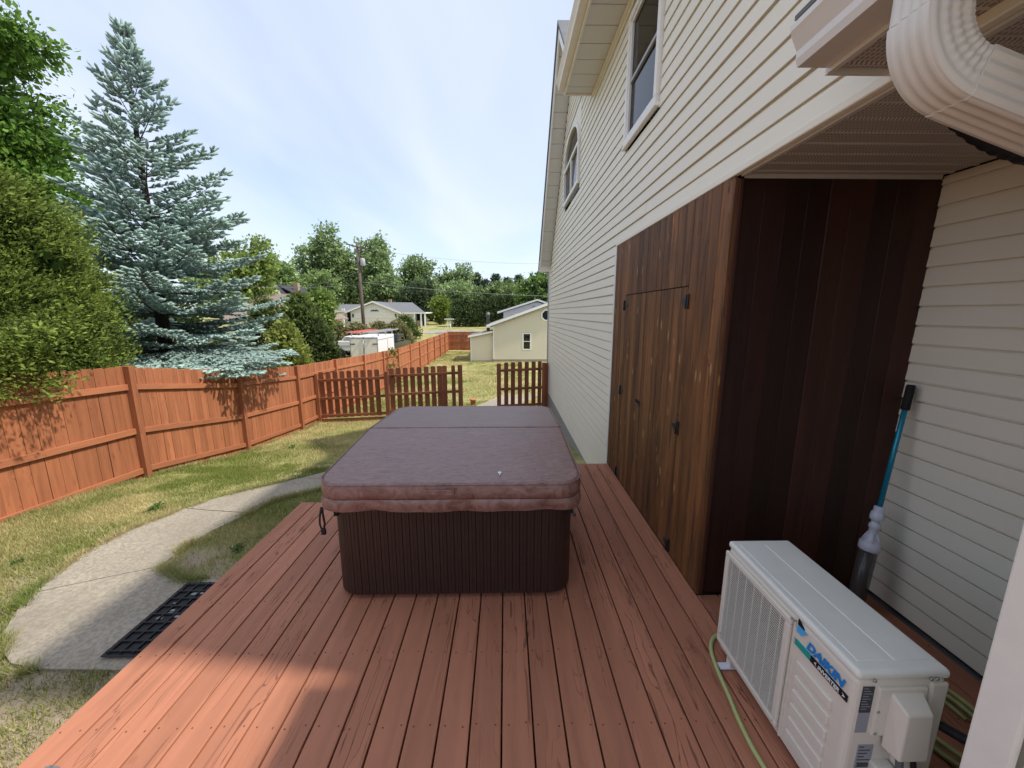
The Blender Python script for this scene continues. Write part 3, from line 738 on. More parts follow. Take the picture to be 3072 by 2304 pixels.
# end wall of the upper storey above the low roof, with its corner trim
MB().box(WX+.03, 5.4, 1.435, 1.50, 2.72, EZ+.9).obj('end_wall', 'siding', house)
MB().box(WX-.026, WX+.05, 1.422, 1.446, 2.70, EZ-.005).obj('corner_trim', 'siding', house)
# downspout: outlet, crimped elbow and sloping leg, corrugated rectangular section
def rect_sweep(name, pts, w, d, ribs, mat, parent, crimp=0.0, seg=6):
    # pts lie in the plane Y = const; w along Y, d in the plane
    prof = []
    def side(a, bb, k):
        out = []
        for i in range(k):
            t = i/k; p = (a[0]*(1-t)+bb[0]*t, a[1]*(1-t)+bb[1]*t); nn = Vector((bb[1]-a[1], -(bb[0]-a[0]))).normalized()
            h = ribs*(0.5-0.5*math.cos(2*math.pi*t*4)) if .02 < t < .98 else 0
            out.append((p[0]+nn.x*h, p[1]+nn.y*h))
        return out
    c = [(-w/2,-d/2),(w/2,-d/2),(w/2,d/2),(-w/2,d/2)]
    for i in range(4): prof += side(c[i], c[(i+1)%4], 24)
    n = len(prof); vs = []
    pts = [Vector(p) for p in pts]; m = len(pts)
    for i, p in enumerate(pts):
        t = (pts[min(i+1,m-1)]-pts[max(i-1,0)]).normalized(); u = Vector((0,1,0)); v = t.cross(u).normalized()
        for k, (a, bb) in enumerate(prof):
            s = 1.0
            if crimp: s = 1.0 - crimp*(0.5+0.5*math.cos(math.pi*i))*min(1.0, max(0.0, (bb+d*.35)/(d*.5)))
            q = p + u*(a*s) + v*bb*(1.0 if (not crimp or bb < d*.2) else (1-.5*crimp*(i % 2)))
            vs.append(q)
    fs = [(i*n+k, i*n+(k+1)%n, (i+1)*n+(k+1)%n, (i+1)*n+k) for i in range(m-1) for k in range(n)]
    fs += [tuple(range(n)), tuple(range((m-1)*n, m*n))]
    b = MB(); b.add(vs, fs, False); return b.obj(name, mat, parent)
DYc = 1.05; cx = 1.02
spout = tag(place(bpy.data.objects.new('downspout', None), None, Matrix.Translation((cx, DYc, 2.7))), 'white corrugated downspout elbow hanging from the gutter in the upper right corner', 'downspout')
E_R = .15; cxc = cx+E_R; zc0 = 2.60; ang = R(72)
arc = [(cxc-E_R*math.cos(a), DYc, zc0-E_R*math.sin(a)) for a in np.linspace(0, ang, 19)]
rect_sweep('outlet', [(cx,DYc,2.80),(cx,DYc,2.70),(cx,DYc,zc0)], .096, .106, .004, 'spout_paint', spout)
rect_sweep('elbow', arc, .100, .110, .003, 'spout_paint', spout, crimp=.075)
tx, tz = math.sin(ang), -math.cos(ang); e = Vector(arc[-1])
leg = [e+Vector((tx,0,tz))*s for s in (-.004, .25, .5, .72)]
rect_sweep('sloping_leg', leg, .103, .113, .004, 'spout_paint', spout)
le = leg[-1]
rect_sweep('drop_leg', [le+Vector((-.02,0,.01)), le+Vector((.05,0,-.08)), le+Vector((.06,0,-.3)), (le.x+.06, DYc, .03)], .10, .118, .004, 'spout_paint', spout)

# black wrapped pipe bundle running from soffit down to the outdoor unit
lines = empty('pipe_bundle', (1.7, .95, 0), 'black foam wrapped pipe bundle from the outdoor unit up to the soffit', 'pipe')
p = MB(); pts = [(1.535,1.15,.10),(1.62,1.06,.22),(1.74,1.04,.42),(1.95,1.05,.72),(2.25,1.02,1.2),(2.41,1.05,1.75),(2.40,1.28,2.15),(2.27,1.50,2.41),(2.08,1.61,2.53),(1.95,1.65,2.60),(1.86,1.70,2.70)]
def smooth(pts, n=6):
    P = [Vector(q) for q in pts]; out = []
    for i in range(len(P)-1):
        a, b2, c, d = P[max(i-1,0)], P[i], P[i+1], P[min(i+2,len(P)-1)]
        for k in range(n):
            t = k/n; out.append(.5*((2*b2)+(c-a)*t+(2*a-5*b2+4*c-d)*t*t+(3*b2-a-3*c+d)*t**3))
    return out+[P[-1]]
sp = smooth(pts, 14); p.tube(sp, [(.046 if i < 50 else .060)+.0025*math.cos(i*1.6) for i in range(len(sp))], 14); p.obj('insulation', 'pipe_black', lines)
p = MB(); sp = smooth([(1.56,1.16,.42),(1.66,1.02,.44),(1.80,.93,.56),(1.95,.95,1.0)], 8); p.tube(sp, .017, 8); p.obj('drain_tube', 'cable_black', lines)

# ================================================================== storage closet of stained boards
closet = empty('storage_closet', (1.9, 3.4, 0), 'brown stained board storage closet built into the house wall', 'closet')
FX = 1.298; CY0, CY1 = 2.33, 4.645
MB().box(FX+.02, 2.48, CY0+.02, CY1-.01, 0, SOFF-.02).obj('frame_core', 'dark_room', closet)
DY0, DY1, DZ = 2.775, 4.23, 2.085; DM = 3.595
rr = random.Random(8)
def vboard(y0, y1, z0, z1, parent, prox=0.0, mat='closet_cedar'):
    h = z1-z0; w = y1-y0
    b = MB().prism([(FX+.02, 0), (FX+.002, 0), (FX-.003, .004), (FX-.003, w-.004), (FX+.002, w), (FX+.02, w)], 'Z', -h/2, h/2)
    me = b.mesh('board')
    return mobj('board', me, mat, parent, Matrix.Translation((-prox, y0, (z0+z1)/2)))
def fill(y0, y1, z0, z1, parent, w, prox=0):
    n = max(1, round((y1-y0)/w)); d = (y1-y0)/n
    for k in range(n): vboard(y0+k*d+.0008, y0+(k+1)*d-.0008, z0, z1, parent, prox+rr.uniform(0,.0015))
fill(CY0, DY0-.004, .012, SOFF-.006, closet, .11)
fill(DY1+.004, CY1, .012, SOFF-.006, closet, .10)
fill(DY0-.003, DY1+.003, DZ+.006, SOFF-.006, closet, .122)
MB().box(FX-.006, FX+.02, CY0-.022, CY0-.001, .005, SOFF-.02).obj('corner_board', 'closet_cedar', closet, .002)
for a, c, side in ((DY0, DM-.003, 'n'), (DM+.003, DY1, 'f')):
    d = MB().box(FX+.004, FX+.019, a+.002, c-.002, .022, DZ-.004).obj('door', 'closet_cedar', closet)
    fill(a, c, .02, DZ-.002, d, .115, .0015)
    for hz in (1.98, 1.05, .08):
        hy = a if side == 'n' else c
        s = 1 if side == 'n' else -1
        h = MB(); h.box(FX-.016, FX-.005, hy-.028, hy+.004, hz-.052, hz+.052) if s > 0 else h.box(FX-.016, FX-.005, hy-.004, hy+.028, hz-.052, hz+.052)
        h.prism([(hy+s*.006, hz-.04), (hy+s*.006, hz+.04), (hy+s*.085, hz+.012), (hy+s*.085, hz-.012)], 'X', FX-.010, FX-.0046)
        h.tube([(FX-.018, hy, hz-.05), (FX-.018, hy, hz+.05)], .006, 8); h.obj('hinge', 'hinge_black', d, .0015)
    if side == 'f':
        l = MB(); l.box(FX-.02, FX-.005, DM+.01, DM+.07, 1.02, 1.06); l.tube([(FX-.024, DM-.05, 1.035),(FX-.024, DM+.09, 1.035)], .007, 8); l.box(FX-.03, FX-.018, DM+.045, DM+.06, 1.035, 1.075); l.obj('latch', 'hinge_black', d, .001)
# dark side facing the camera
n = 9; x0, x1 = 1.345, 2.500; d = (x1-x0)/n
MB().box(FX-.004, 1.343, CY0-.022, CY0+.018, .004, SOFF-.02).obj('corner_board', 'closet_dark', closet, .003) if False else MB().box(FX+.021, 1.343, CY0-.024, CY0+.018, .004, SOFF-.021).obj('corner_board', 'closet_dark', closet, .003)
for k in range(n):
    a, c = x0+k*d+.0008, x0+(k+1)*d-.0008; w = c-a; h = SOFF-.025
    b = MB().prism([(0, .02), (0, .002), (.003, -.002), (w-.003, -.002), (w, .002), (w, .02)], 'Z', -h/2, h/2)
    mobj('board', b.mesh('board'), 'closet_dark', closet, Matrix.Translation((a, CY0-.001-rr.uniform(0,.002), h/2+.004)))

# ================================================================== hot tub
tub = empty('hot_tub', (-.35, 3.2, 0), 'square brown slatted hot tub with vinyl cover on the deck', 'hot tub')
TX0, TX1, TY0, TY1 = -1.150, .445, 2.300, 4.10; TR = .165
def rrect(x0, x1, y0, y1, r, n=10, corners=(1,1,1,1)):
    # counter clockwise from the near right corner; corners: (x1,y0),(x1,y1),(x0,y1),(x0,y0)
    out = []
    for (cx_, cy_, a0, f) in ((x1-r, y0+r, -90, corners[0]), (x1-r, y1-r, 0, corners[1]), (x0+r, y1-r, 90, corners[2]), (x0+r, y0+r, 180, corners[3])):
        if f:
            for k in range(n+1):
                a = R(a0+90*k/n); out.append((cx_+r*math.cos(a), cy_+r*math.sin(a)))
        else:
            out.append({-90:(x1,y0),0:(x1,y1),90:(x0,y1),180:(x0,y0)}[a0])
    return out
MB().prism(rrect(TX0+.03, TX1-.03, TY0+.03, TY1-.03, TR-.02), 'Z', .045, .74).obj('shell', 'tub_shell', tub)
MB().prism(rrect(TX0+.09, TX1-.09, TY0+.05, TY1-.09, .05), 'Z', .002, .05).obj('base', 'foundation', tub)
loop = rrect(TX0, TX1, TY0, TY1, TR, 24)
# walk the loop and place one slat every 47 mm
seg = []; tot = 0
for i in range(len(loop)):
    a, c = Vector(loop[i]), Vector(loop[(i+1)%len(loop)]); L = (c-a).length; seg.append((tot, a, c, L)); tot += L
NS = int(tot/.0475); sw = tot/NS
slat_me = MB().prism([(-sw/2+.0004, .026), (-sw/2+.0004, .0035), (-sw/2+.0025, 0), (-.003, -.0008), (-.001, .0010), (.001, .0010), (.003, -.0008), (sw/2-.0025, 0), (sw/2-.0004, .0035), (sw/2-.0004, .026)], 'Z', .040, .752).mesh('slat')
for k in range(NS):
    s = (k+.5)*sw
    for t0, a, c, L in seg:
        if t0 <= s < t0+L+1e-9:
            p = a.lerp(c, (s-t0)/L if L else 0); dv = (c-a).normalized(); break
    M4 = Matrix(((dv.x, -dv.y, 0, p.x), (dv.y, dv.x, 0, p.y), (0, 0, 1, 0), (0, 0, 0, 1)))
    mobj('slat', slat_me, 'tub_cabinet', tub, M4)
MB().prism(rrect(TX0-.012, TX1+.012, TY0-.012, TY1+.012, TR+.01), 'Z', .735, .765).obj('rim', 'tub_shell', tub)
# cover halves
CX0, CX1, CYa, CYb, FOLD = -1.168, .478, 2.190, 4.185, 3.200
def cover_z(y):
    t = min(1, max(0, (y-CYa)/(FOLD-CYa))) if y < FOLD else min(1, max(0, (CYb-y)/(CYb-FOLD)))
    return .878+.052*t
def wob(x, y, s): return s*(math.sin(x*9.1+y*3.3)+math.sin(x*4.3-y*7.7+1.2)+math.sin(y*13.1+x*2.1))/3
def cover_half(y0, y1, corners):
    L = rrect(CX0, CX1, y0, y1, .15, 14, corners)
    # densify the straight runs
    D = []
    for i in range(len(L)):
        a, c = Vector(L[i]), Vector(L[(i+1)%len(L)]); n = max(1, int((c-a).length/.05))
        for k in range(n): D.append(a.lerp(c, k/n))
    n = len(D); cx_ = (CX0+CX1)/2; cy_ = (y0+y1)/2
    vs = []
    def ring(inset, zf):
        for q in D:
            v = Vector((q.x-cx_, q.y-cy_)); hx, hy = (CX1-CX0)/2, (y1-y0)/2
            x = cx_+v.x*(1-inset/hx); yy = cy_+v.y*(1-inset/hy)
            vs.append((x, yy, zf(x, yy)))
    ring(.012, lambda x, y: .775); ring(.000, lambda x, y: .782)
    ring(-.004+0, lambda x, y: .82+wob(x,y,.002)); ring(.000, lambda x, y: cover_z(y)-.016); ring(.004, lambda x, y: cover_z(y)-.006)
    ring(.012, lambda x, y: cover_z(y)); ring(.03, lambda x, y: cover_z(y)+wob(x,y,.002))
    for ins in (.08, .16, .26, .36, .44): ring(ins, lambda x, y: cover_z(y)+wob(x*1.5,y*1.5,.003))
    m = len(vs)//n
    fs = [(i*n+k, i*n+(k+1)%n, (i+1)*n+(k+1)%n, (i+1)*n+k) for i in range(m-1) for k in range(n)]
    fs += [tuple(range((m-1)*n, m*n)), tuple(reversed(range(n)))]
    b = MB(); b.add(vs, fs, True); o = b.obj('cover_panel', 'cover_vinyl', tub)
    # hanging skirt
    vs = []; Z = [.777, .772, .745, .715, .693]; O = [.004, .0, -.001, .003, .012]
    for j, (zz, ins) in enumerate(zip(Z, O)):
        for i, q in enumerate(D):
            v = Vector((q.x-cx_, q.y-cy_)); hx, hy = (CX1-CX0)/2, (y1-y0)/2; amp = .010*(j/4.0)
            w = amp*(math.sin(q.x*11+q.y*5)+.6*math.sin(q.x*23+1.0-q.y*17))
            vs.append((cx_+v.x*(1-(ins+w)/hx), cy_+v.y*(1-(ins+w)/hy), zz+(.004*math.sin(q.x*7+q.y*9) if j > 2 else 0)))
    fs = []
    for j in range(4):
        for i in range(n):
            a, c = D[i], D[(i+1)%n]
            if abs(a.y-FOLD) < .02 and abs(c.y-FOLD) < .02: continue
            fs.append((j*n+i, j*n+(i+1)%n, (j+1)*n+(i+1)%n, (j+1)*n+i))
    b = MB(); b.add(vs, fs, True); b.obj('skirt', 'cover_vinyl', o)
    # piping bead along the top edge
    bead = MB(); pts = [(q.x, q.y, cover_z(q.y)-.004) for q in D if not (abs(q.y-FOLD) < .02 and CX0+.05 < q.x < CX1-.05)]
    k0 = max(range(len(pts)), key=lambda i: (Vector(pts[i])-Vector(pts[i-1])).length); pts = pts[k0:]+pts[:k0]
    bead.tube(pts, .005, 6); bead.obj('piping', 'cover_vinyl', o)
    return o
front = cover_half(CYa, FOLD-.006, (1,0,0,1)); back = cover_half(FOLD+.006, CYb, (0,1,1,0))
MB().box(CX0+.02, CX1-.02, FOLD-.03, FOLD+.03, .80, .918).obj('hinge_strip', 'cover_vinyl', tub)
# handle patch on the front
h = MB(); hx = -.405
h.box(hx-.105, hx+.105, CYa-.004, CYa+.012, .800, .862); h.obj('handle_patch', 'cover_vinyl', front, .003)
h = MB(); h.box(hx-.092, hx+.092, CYa-.013, CYa-.003, .812, .846); h.obj('handle', 'cover_vinyl', front, .004, 2)
# strap with buckle on the left, lock parts on the corners
s = MB(); sx, sy = -1.160, 2.255
s.tube(smooth([(sx,sy,.70),(sx-.012,sy-.006,.64),(sx-.016,sy-.006,.585),(sx-.002,sy-.004,.545),(sx+.012,sy-.004,.585),(sx+.008,sy-.004,.64),(sx+.002,sy,.70)], 5), .0065, 6, flat=.5); s.obj('strap', 'grip_black', tub)
MB().box(sx-.012, sx+.016, sy-.012, sy+.004, .515, .555).obj('buckle', 'grip_black', tub, .003)
MB().box(TX0+.030, TX0+.056, TY0+.020, TY0+.055, .60, .72).obj('lock_strap', 'grip_black', tub, .003)
MB().box(TX1-.048, TX1-.010, TY0+.005, TY0+.06, .615, .735).obj('lock_strap', 'grip_black', tub, .003)
MB().tube([(TX1-.03,TY0+.02,.66),(TX1-.008,TY0+.035,.60),(TX1+.010,TY0+.06,.575)], .012, 8).obj('lock_clip', 'cable_grey', tub)
d = MB(); rq = random.Random(3); cx_, cy_ = -.04, 2.335
ring = [(cx_+(.011+.004*rq.random())*math.cos(a), cy_+(.013+.005*rq.random())*math.sin(a)) for a in np.linspace(0, 6.0, 14)]
d.add([(x, y, cover_z(y)+.0045) for x, y in ring]+[(cx_, cy_, cover_z(cy_)+.009)], [(i, (i+1)%14, 14) for i in range(14)], True)
d.add([(cx_-.006,cy_-.012,cover_z(cy_)+.0035),(cx_+.006,cy_-.012,cover_z(cy_)+.0035),(cx_+.0,cy_-.05,cover_z(cy_)+.0025)],[(0,1,2)])
tag(d.obj('bird_dropping', 'dropping'), 'small white bird dropping on the near half of the tub cover', 'bird dropping')

# ================================================================== outdoor air conditioning unit
AX0, AX1, AY0, AY1, AZ0, AZ1 = 1.195, 1.520, 1.085, 1.862, .052, .700
ac = empty('air_conditioner', (1.36, 1.47, 0), 'beige outdoor air conditioning unit standing on the deck in the recess', 'air conditioner')
MB().box(AX0+.004, AX1-.002, AY0+.004, AY1-.004, AZ0, AZ1-.03).obj('body', 'ac_paint', ac, .022, 4)
top = MB().box(AX0, AX1+.002, AY0, AY1, AZ1-.036, AZ1).obj('top_panel', 'ac_top', ac, .015, 4)
for xa, xb in ((AX0+.035, (AX0+AX1)/2-.02), ((AX0+AX1)/2+.005, AX1-.035)):
    MB().box(xa, xb, AY0+.045, AY1-.045, AZ1-.004, AZ1+.0022).obj('pressed_panel', 'ac_top', top, .002)
# fan grille on the -X face
gy0, gy1, gz0, gz1 = 1.385, 1.845, .105, .640
MB().box(AX0+.002, AX0+.006, gy0, gy1, gz0, gz1).obj('fan_opening', 'ac_dark', ac)
b = MB()
for k in range(26):
    y = gy0+.02+(gy1-gy0-.04)*k/25; b.box(AX0+.0005, AX0+.0018, y-.0016, y+.0016, gz0+.02, gz1-.02)
tag(b.obj('heat_exchanger_fins', 'ac_fin', ac), kind='stuff')
b = MB(); t = .022
b.box(AX0-.014, AX0+.004, gy0-.008, gy1+.008, gz0-.008, gz0+t); b.box(AX0-.014, AX0+.004, gy0-.008, gy1+.008, gz1-t, gz1+.008)
b.box(AX0-.014, AX0+.004, gy0-.008, gy0+t, gz0+t, gz1-t); b.box(AX0-.014, AX0+.004, gy1-t, gy1+.008, gz0+t, gz1-t)
grf = b.obj('grille_frame', 'ac_paint', ac, .006, 2)
b = MB(); nb = 44
for k in range(nb):
    z = gz0+t+(gz1-gz0-2*t)*(k+.5)/nb; b.box(AX0-.0125, AX0-.0090, gy0+t-.002, gy1-t+.002, z-.0016, z+.0016)
for k in range(7):
    y = gy0+t+(gy1-gy0-2*t)*(k+.5)/7; b.box(AX0-.0085, AX0-.0060, y-.002, y+.002, gz0+t, gz1-t)
tag(b.obj('grille_bars', 'ac_paint', grf), kind='stuff')
b = MB()
for k in range(3):
    a0 = k*2.094+.4; vs = []
    cy, cz, rad = (gy0+gy1)/2, (gz0+gz1)/2, .19
    for i in range(9):
        a = a0+1.5*i/8; vs += [(AX0+.0016, cy+.04*math.cos(a), cz+.04*math.sin(a)), (AX0+.0012, cy+rad*math.cos(a*1.0+.25), cz+rad*math.sin(a*1.0+.25))]
    b.add(vs, [(2*i, 2*i+1, 2*i+3, 2*i+2) for i in range(8)], True)
b.obj('fan_blades', 'ac_dark', ac)
MB().box(AX0-.003, AX0+.005, gy0-.024, gy0-.017, AZ0+.02, AZ1-.045).obj('panel_seam', 'ac_paint', ac, .001)
for k in range(6):
    z = .475-k*.068
    MB().box(AX0-.006, AX0+.006, AY0+.075, gy0-.055, z-.021, z+.021).obj('louvre', 'ac_paint', ac, .004, 2)
# logo: text and colour bars printed on the front
def text(name, body, size, mat, M4, parent, shear=0.0, bold=0.0, ext=.0006):
    c = bpy.data.curves.new(name, 'FONT'); c.body = body; c.size = size; c.shear = shear; c.offset = bold; c.extrude = ext; c.align_x = 'LEFT'; c.resolution_u = 3
    t = bpy.data.objects.new(name, c); COL.objects.link(t)
    me = bpy.data.meshes.new_from_object(t); bpy.data.objects.remove(t, do_unlink=True); bpy.data.curves.remove(c)
    me.materials.clear(); return mobj(name, me, mat, parent, M4)
def onface(y, z, x=AX0-.0006):       # text runs toward -Y (left to right as seen from -X), up is +Z
    return Matrix(((0,0,-1,x),(-1,0,0,y),(0,1,0,z),(0,0,0,1)))
text('lettering', 'DAIKIN', .050, 'logo_blue', onface(1.298, .588) @ Matrix.Diagonal((1.0,1,1,1)), ac, 0.28, .0022)
b = MB(); b.prism([(1.352,.647),(1.352,.672),(1.318,.647)], 'X', AX0-.0008, AX0+.003); b.obj('logo_mark', 'logo_black', ac)
b = MB(); b.prism([(1.352,.612),(1.352,.643),(1.302,.643),(1.330,.612)], 'X', AX0-.0009, AX0+.003); b.obj('logo_mark', 'logo_light', ac)
b = MB(); b.prism([(1.356,.578),(1.352,.606),(1.262,.580),(1.262,.552)], 'X', AX0-.0008, AX0+.003) if False else b.prism([(1.354,.578),(1.354,.606),(1.276,.578),(1.276,.552)], 'X', AX0-.0008, AX0+.003)
bpy.data.objects.remove(b.obj('logo_bar', 'logo_green', ac), do_unlink=True)
MB().prism([(1.354,.552),(1.354,.578),(1.272,.578),(1.272,.552)], 'X', AX0-.0008, AX0+.003).obj('logo_bar', 'logo_green', ac)
MB().prism([(1.272,.552),(1.272,.578),(1.108,.578),(1.108,.552)], 'X', AX0-.0008, AX0+.003).obj('logo_bar', 'logo_black', ac)
text('lettering', 'INVERTER', .0215, 'logo_white', onface(1.236, .5575, AX0-.0014), ac, 0.2, .0006)
b = MB(); b.prism([(1.242,.558),(1.254,.566),(1.242,.574),(1.246,.566)], 'X', AX0-.0014, AX0); b.prism([(1.128,.558),(1.114,.565),(1.128,.573),(1.123,.566)], 'X', AX0-.0014, AX0); b.obj('logo_mark', 'logo_white', ac)
# end face (-Y): stickers, wiring cover, cables, valve cover, screws
MB().box(AX0+.028, AX0+.068, AY0+.0015, AY0+.006, .535, .640).obj('sticker', 'sticker_dark', ac)
MB().box(AX0+.028, AX0+.068, AY0+.0015, AY0+.006, .450, .533).obj('sticker', 'sticker_grey', ac)
b = MB()
for k in range(9): b.box(AX0+.031, AX0+.031+.032*(.5+.5*((k*7)%5)/4), AY0+.0008, AY0+.003, .632-k*.0105, .6345-k*.0105)
b.obj('print_lines', 'sticker_grey', ac)
MB().box(AX0+.050, AX0+.105, AY0+.0015, AY0+.006, .215, .395).obj('sticker', 'sticker_grey', ac)
b = MB()
for k in range(12): b.box(AX0+.054, AX0+.054+.045*(.4+.6*((k*5)%7)/6), AY0+.0008, AY0+.003, .385-k*.014, .389-k*.014)
b.box(AX0+.058, AX0+.098, AY0+.0006, AY0+.003, .300, .318); b.obj('print_lines', 'sticker_dark', ac)
cov = MB().box(AX0+.078, AX1-.075, AY0-.006, AY0+.01, .440, .640).obj('service_cover', 'ac_paint', ac, .006, 2)
b = MB(); xa, xb = AX0+.120, AX1-.090
b.hexa([(xa,AY0-.004,.40),(xb,AY0-.004,.40),(xb,AY0-.001,.625),(xa,AY0-.001,.625),(xa+.008,AY0-.062,.405),(xb-.006,AY0-.062,.405),(xb-.012,AY0-.055,.585),(xa+.016,AY0-.055,.585)])
b.obj('wiring_hood', 'ac_paint', cov, .006, 2)
b = MB(); b.tube(smooth([(xa+.04,AY0-.035,.42),(xa+.04,AY0-.04,.36),(xa+.05,AY0-.045,.28),(xa+.09,AY0-.05,.18),(xa+.18,AY0-.06,.09)], 5), .0105, 8); b.obj('cable', 'cable_grey', ac)
b = MB(); b.tube(smooth([(xa+.085,AY0-.035,.42),(xa+.09,AY0-.04,.36),(xa+.11,AY0-.045,.29),(xa+.16,AY0-.05,.21),(xa+.26,AY0-.06,.15)], 5), .008, 8); b.obj('cable', 'cable_black', ac)
MB().box(xa+.055, xb+.005, AY0-.03, AY0+.01, .235, .375).obj('valve_cover', 'white_dirty', ac, .008, 2)
MB().box(xa-.02, xa+.05, AY0-.025, AY0+.01, .12, .33).obj('valve_cover', 'ac_paint', ac, .008, 2)
MB().box(AX1-.065, AX1-.004, AY0-.004, AY0+.01, .07, .655).obj('corner_panel', 'ac_paint', ac, .008, 2)
for (x, z) in ((AX0+.055,.672),(AX1-.075,.676),(AX1-.055,.676),(AX0+.088,.545),(AX1-.085,.545),(AX0+.092,.455)):
    MB().lathe([(.006,-.003),(.006,.001),(.003,.003)], (x, AY0-.006, z), 8, Matrix.Rotation(R(90), 4, 'X')).obj('screw', 'steel', ac)
for (y, z) in ((gy0-.012,.655),(gy0-.03,.66),(gy1-.02,.16),(gy0+.01,.115)):
    MB().lathe([(.005,-.003),(.005,.001),(.003,.003)], (AX0-.012, y, z), 8, Matrix.Rotation(R(-90), 4, 'Y')).obj('screw', 'steel', ac)
for y in (AY0+.10, AY1-.10):
    MB().box(AX0-.04, AX1+.03, y-.02, y+.02, .004, .014).obj('foot', 'white_plastic', ac, .002)
    MB().box(AX0+.01, AX1-.01, y-.018, y+.018, .014, AZ0+.003).obj('foot_riser', 'ac_paint', ac)

# garden hose
hose = empty('garden_hose', (1.1, 1.5, 0), 'yellow green garden hose lying along the air conditioner and coiled behind it', 'hose')
b = MB(); hr = .0105; z = hr+.001
P = [(1.30,1.98,z),(1.22,1.94,z),(1.165,1.86,z),(1.135,1.74,z),(1.115,1.60,z),(1.095,1.48,z),(1.085,1.36,z),(1.088,1.24,z),(1.09,1.05,z),(1.05,.8,z),(.9,.5,z),(.6,.2,z)]
b.tube(smooth(P, 8), hr, 10)
b.obj('hose_run', 'hose', hose)
for k in range(4):
    c = (2.02, 1.46); r0 = .20+.022*(k % 2); zz = z+k*.021
    pts = [(c[0]+r0*.75*math.cos(a), c[1]+r0*1.25*math.sin(a), zz+.003*math.sin(3*a+k)) for a in np.linspace(k, k+6.2, 40)]
    MB().tube(pts, hr, 8).obj('hose_coil', 'hose', hose)
MB().tube(smooth([(1.62,1.30,z),(1.585,1.24,.06),(1.57,1.19,.11),(1.60,1.13,.09),(1.66,1.10,z)], 8), hr, 8).obj('hose_loop', 'hose', hose)

# pool vacuum leaning in the corner
vac = empty('pool_vacuum', (2.22, 2.14, 0), 'hand pool vacuum with blue pole, black grip and clear tube leaning in the corner', 'pool vacuum')
A = Vector((2.225, 2.13, .02)); B = Vector((2.440, 2.235, 1.475)); ax = (B-A).normalized(); Lv = (B-A).length
M4 = ax.to_track_quat('Z', 'Y').to_matrix().to_4x4()
def along(s): return A+ax*s
b = MB(); b.lathe([(.046,0),(.046,.43)], A, 18, M4); b.obj('clear_tube', 'clear_plastic', vac)
b = MB(); b.lathe([(.030,.0),(.030,.42)], A, 12, M4); b.obj('inner_sleeve', 'cable_grey', vac)
b = MB(); b.lathe([(.050,.415),(.054,.42),(.054,.465),(.046,.47),(.036,.485),(.024,.52),(.024,.56),(.030,.565),(.030,.585),(.022,.595),(.022,.61),(.033,.615),(.036,.635),(.033,.665),(.026,.67),(.026,.70),(.016,.705)], A, 16, M4)
for k in range(6):
    a = k*math.pi/3; d1 = M4.to_3x3() @ Vector((math.cos(a), math.sin(a), 0))
    b.tube([along(.47)+d1*.045, along(.53)+d1*.022], .005, 5)
b.obj('coupling', 'white_plastic', vac)
MB().tube([along(.69), along(Lv-.02)], .0135, 12).obj('pole', 'pole_blue', vac)
MB().tube([along(Lv-.155), along(Lv-.15), along(Lv-.01), along(Lv)], [.019,.022,.022,.018], 12).obj('grip', 'grip_black', vac)

# ================================================================== privacy fence
FXX = -5.75
fence = empty('privacy_fence', (FXX, 12, -1.4), 'long red brown board fence with dog eared pickets along the left lawn', 'fence')
PY = [-1.45, .98, 3.42, 5.86, 8.22, 10.50, 12.92, 15.55, 18.0, 20.5, 23.15, 25.7, 28.3, 31.0, 33.75, 36.4, 39.0]
PT = [1.40, 1.34, 1.26, 1.10, .69, .47, .365, .222, .137, .045, .034, .015, .045, .03, .04, .05, .06]
picket_me = {}
def picket_mesh(w, h, t=.018, ear=.022):
    k = (round(w, 3), round(h, 2))
    if k not in picket_me:
        H = k[1]; a = w/2-.0024
        picket_me[k] = MB().prism([(-a,-H),(a,-H),(a,-ear),(a-ear*.9,0),(-a+ear*.9,0),(-a,-ear)], 'X', -t/2, t/2).mesh('picket', .0015)
    return picket_me[k]
rr = random.Random(21)
def rail(p, q, x0, x1, h, parent, mat, axis='Y', name='rail'):
    b = MB()
    if axis == 'Y': b.hexa([(x0,p[0],p[1]-h),(x1,p[0],p[1]-h),(x1,q[0],q[1]-h),(x0,q[0],q[1]-h),(x0,p[0],p[1]),(x1,p[0],p[1]),(x1,q[0],q[1]),(x0,q[0],q[1])])
    else: b.hexa([(p[0],x0,p[1]-h),(q[0],x0,q[1]-h),(q[0],x1,q[1]-h),(p[0],x1,p[1]-h),(p[0],x0,p[1]),(q[0],x0,q[1]),(q[0],x1,q[1]),(p[0],x1,p[1])])
    return b.obj(name, mat, parent, .003)
for i in range(len(PY)):
    y, zt = PY[i], PT[i]; zg = gzf(FXX, y)
    lean = rr.uniform(-.006, .006)
    b = MB(); b.box(-.045, .045, -.045, .045, zg-.15, zt+.012)
    mobj('post', b.mesh('post', .004), 'fence_paint', fence, Matrix.Translation((FXX+.043, y, 0)) @ Matrix.Rotation(lean*.3, 4, 'X'))
    if i == len(PY)-1: break
    y2, z2 = PY[i+1], PT[i+1]
    for d in (.262, .955, 1.60):
        s = rr.uniform(-.012, .012)
        rail((y+.046, zt-d+s), (y2-.046, z2-d+s*.5), FXX-.001, FXX+.037, .088, fence, 'fence_paint_rail')
    n = 16 if i > 0 else 12; L = y2-y; w = L/n
    for k in range(n):
        t = (k+.5)/n; yy = y+L*t; zz = zt+(z2-zt)*t+rr.uniform(-.008, .010); hh = round(zz-gzf(FXX-.01, yy)+.03, 1)
        mobj('picket', picket_mesh(w, hh), 'fence_paint', fence, Matrix.Translation((FXX-.011-rr.uniform(0,.003), yy, zz)) @ Matrix.Rotation(rr.uniform(-.003,.003), 4, 'X'))
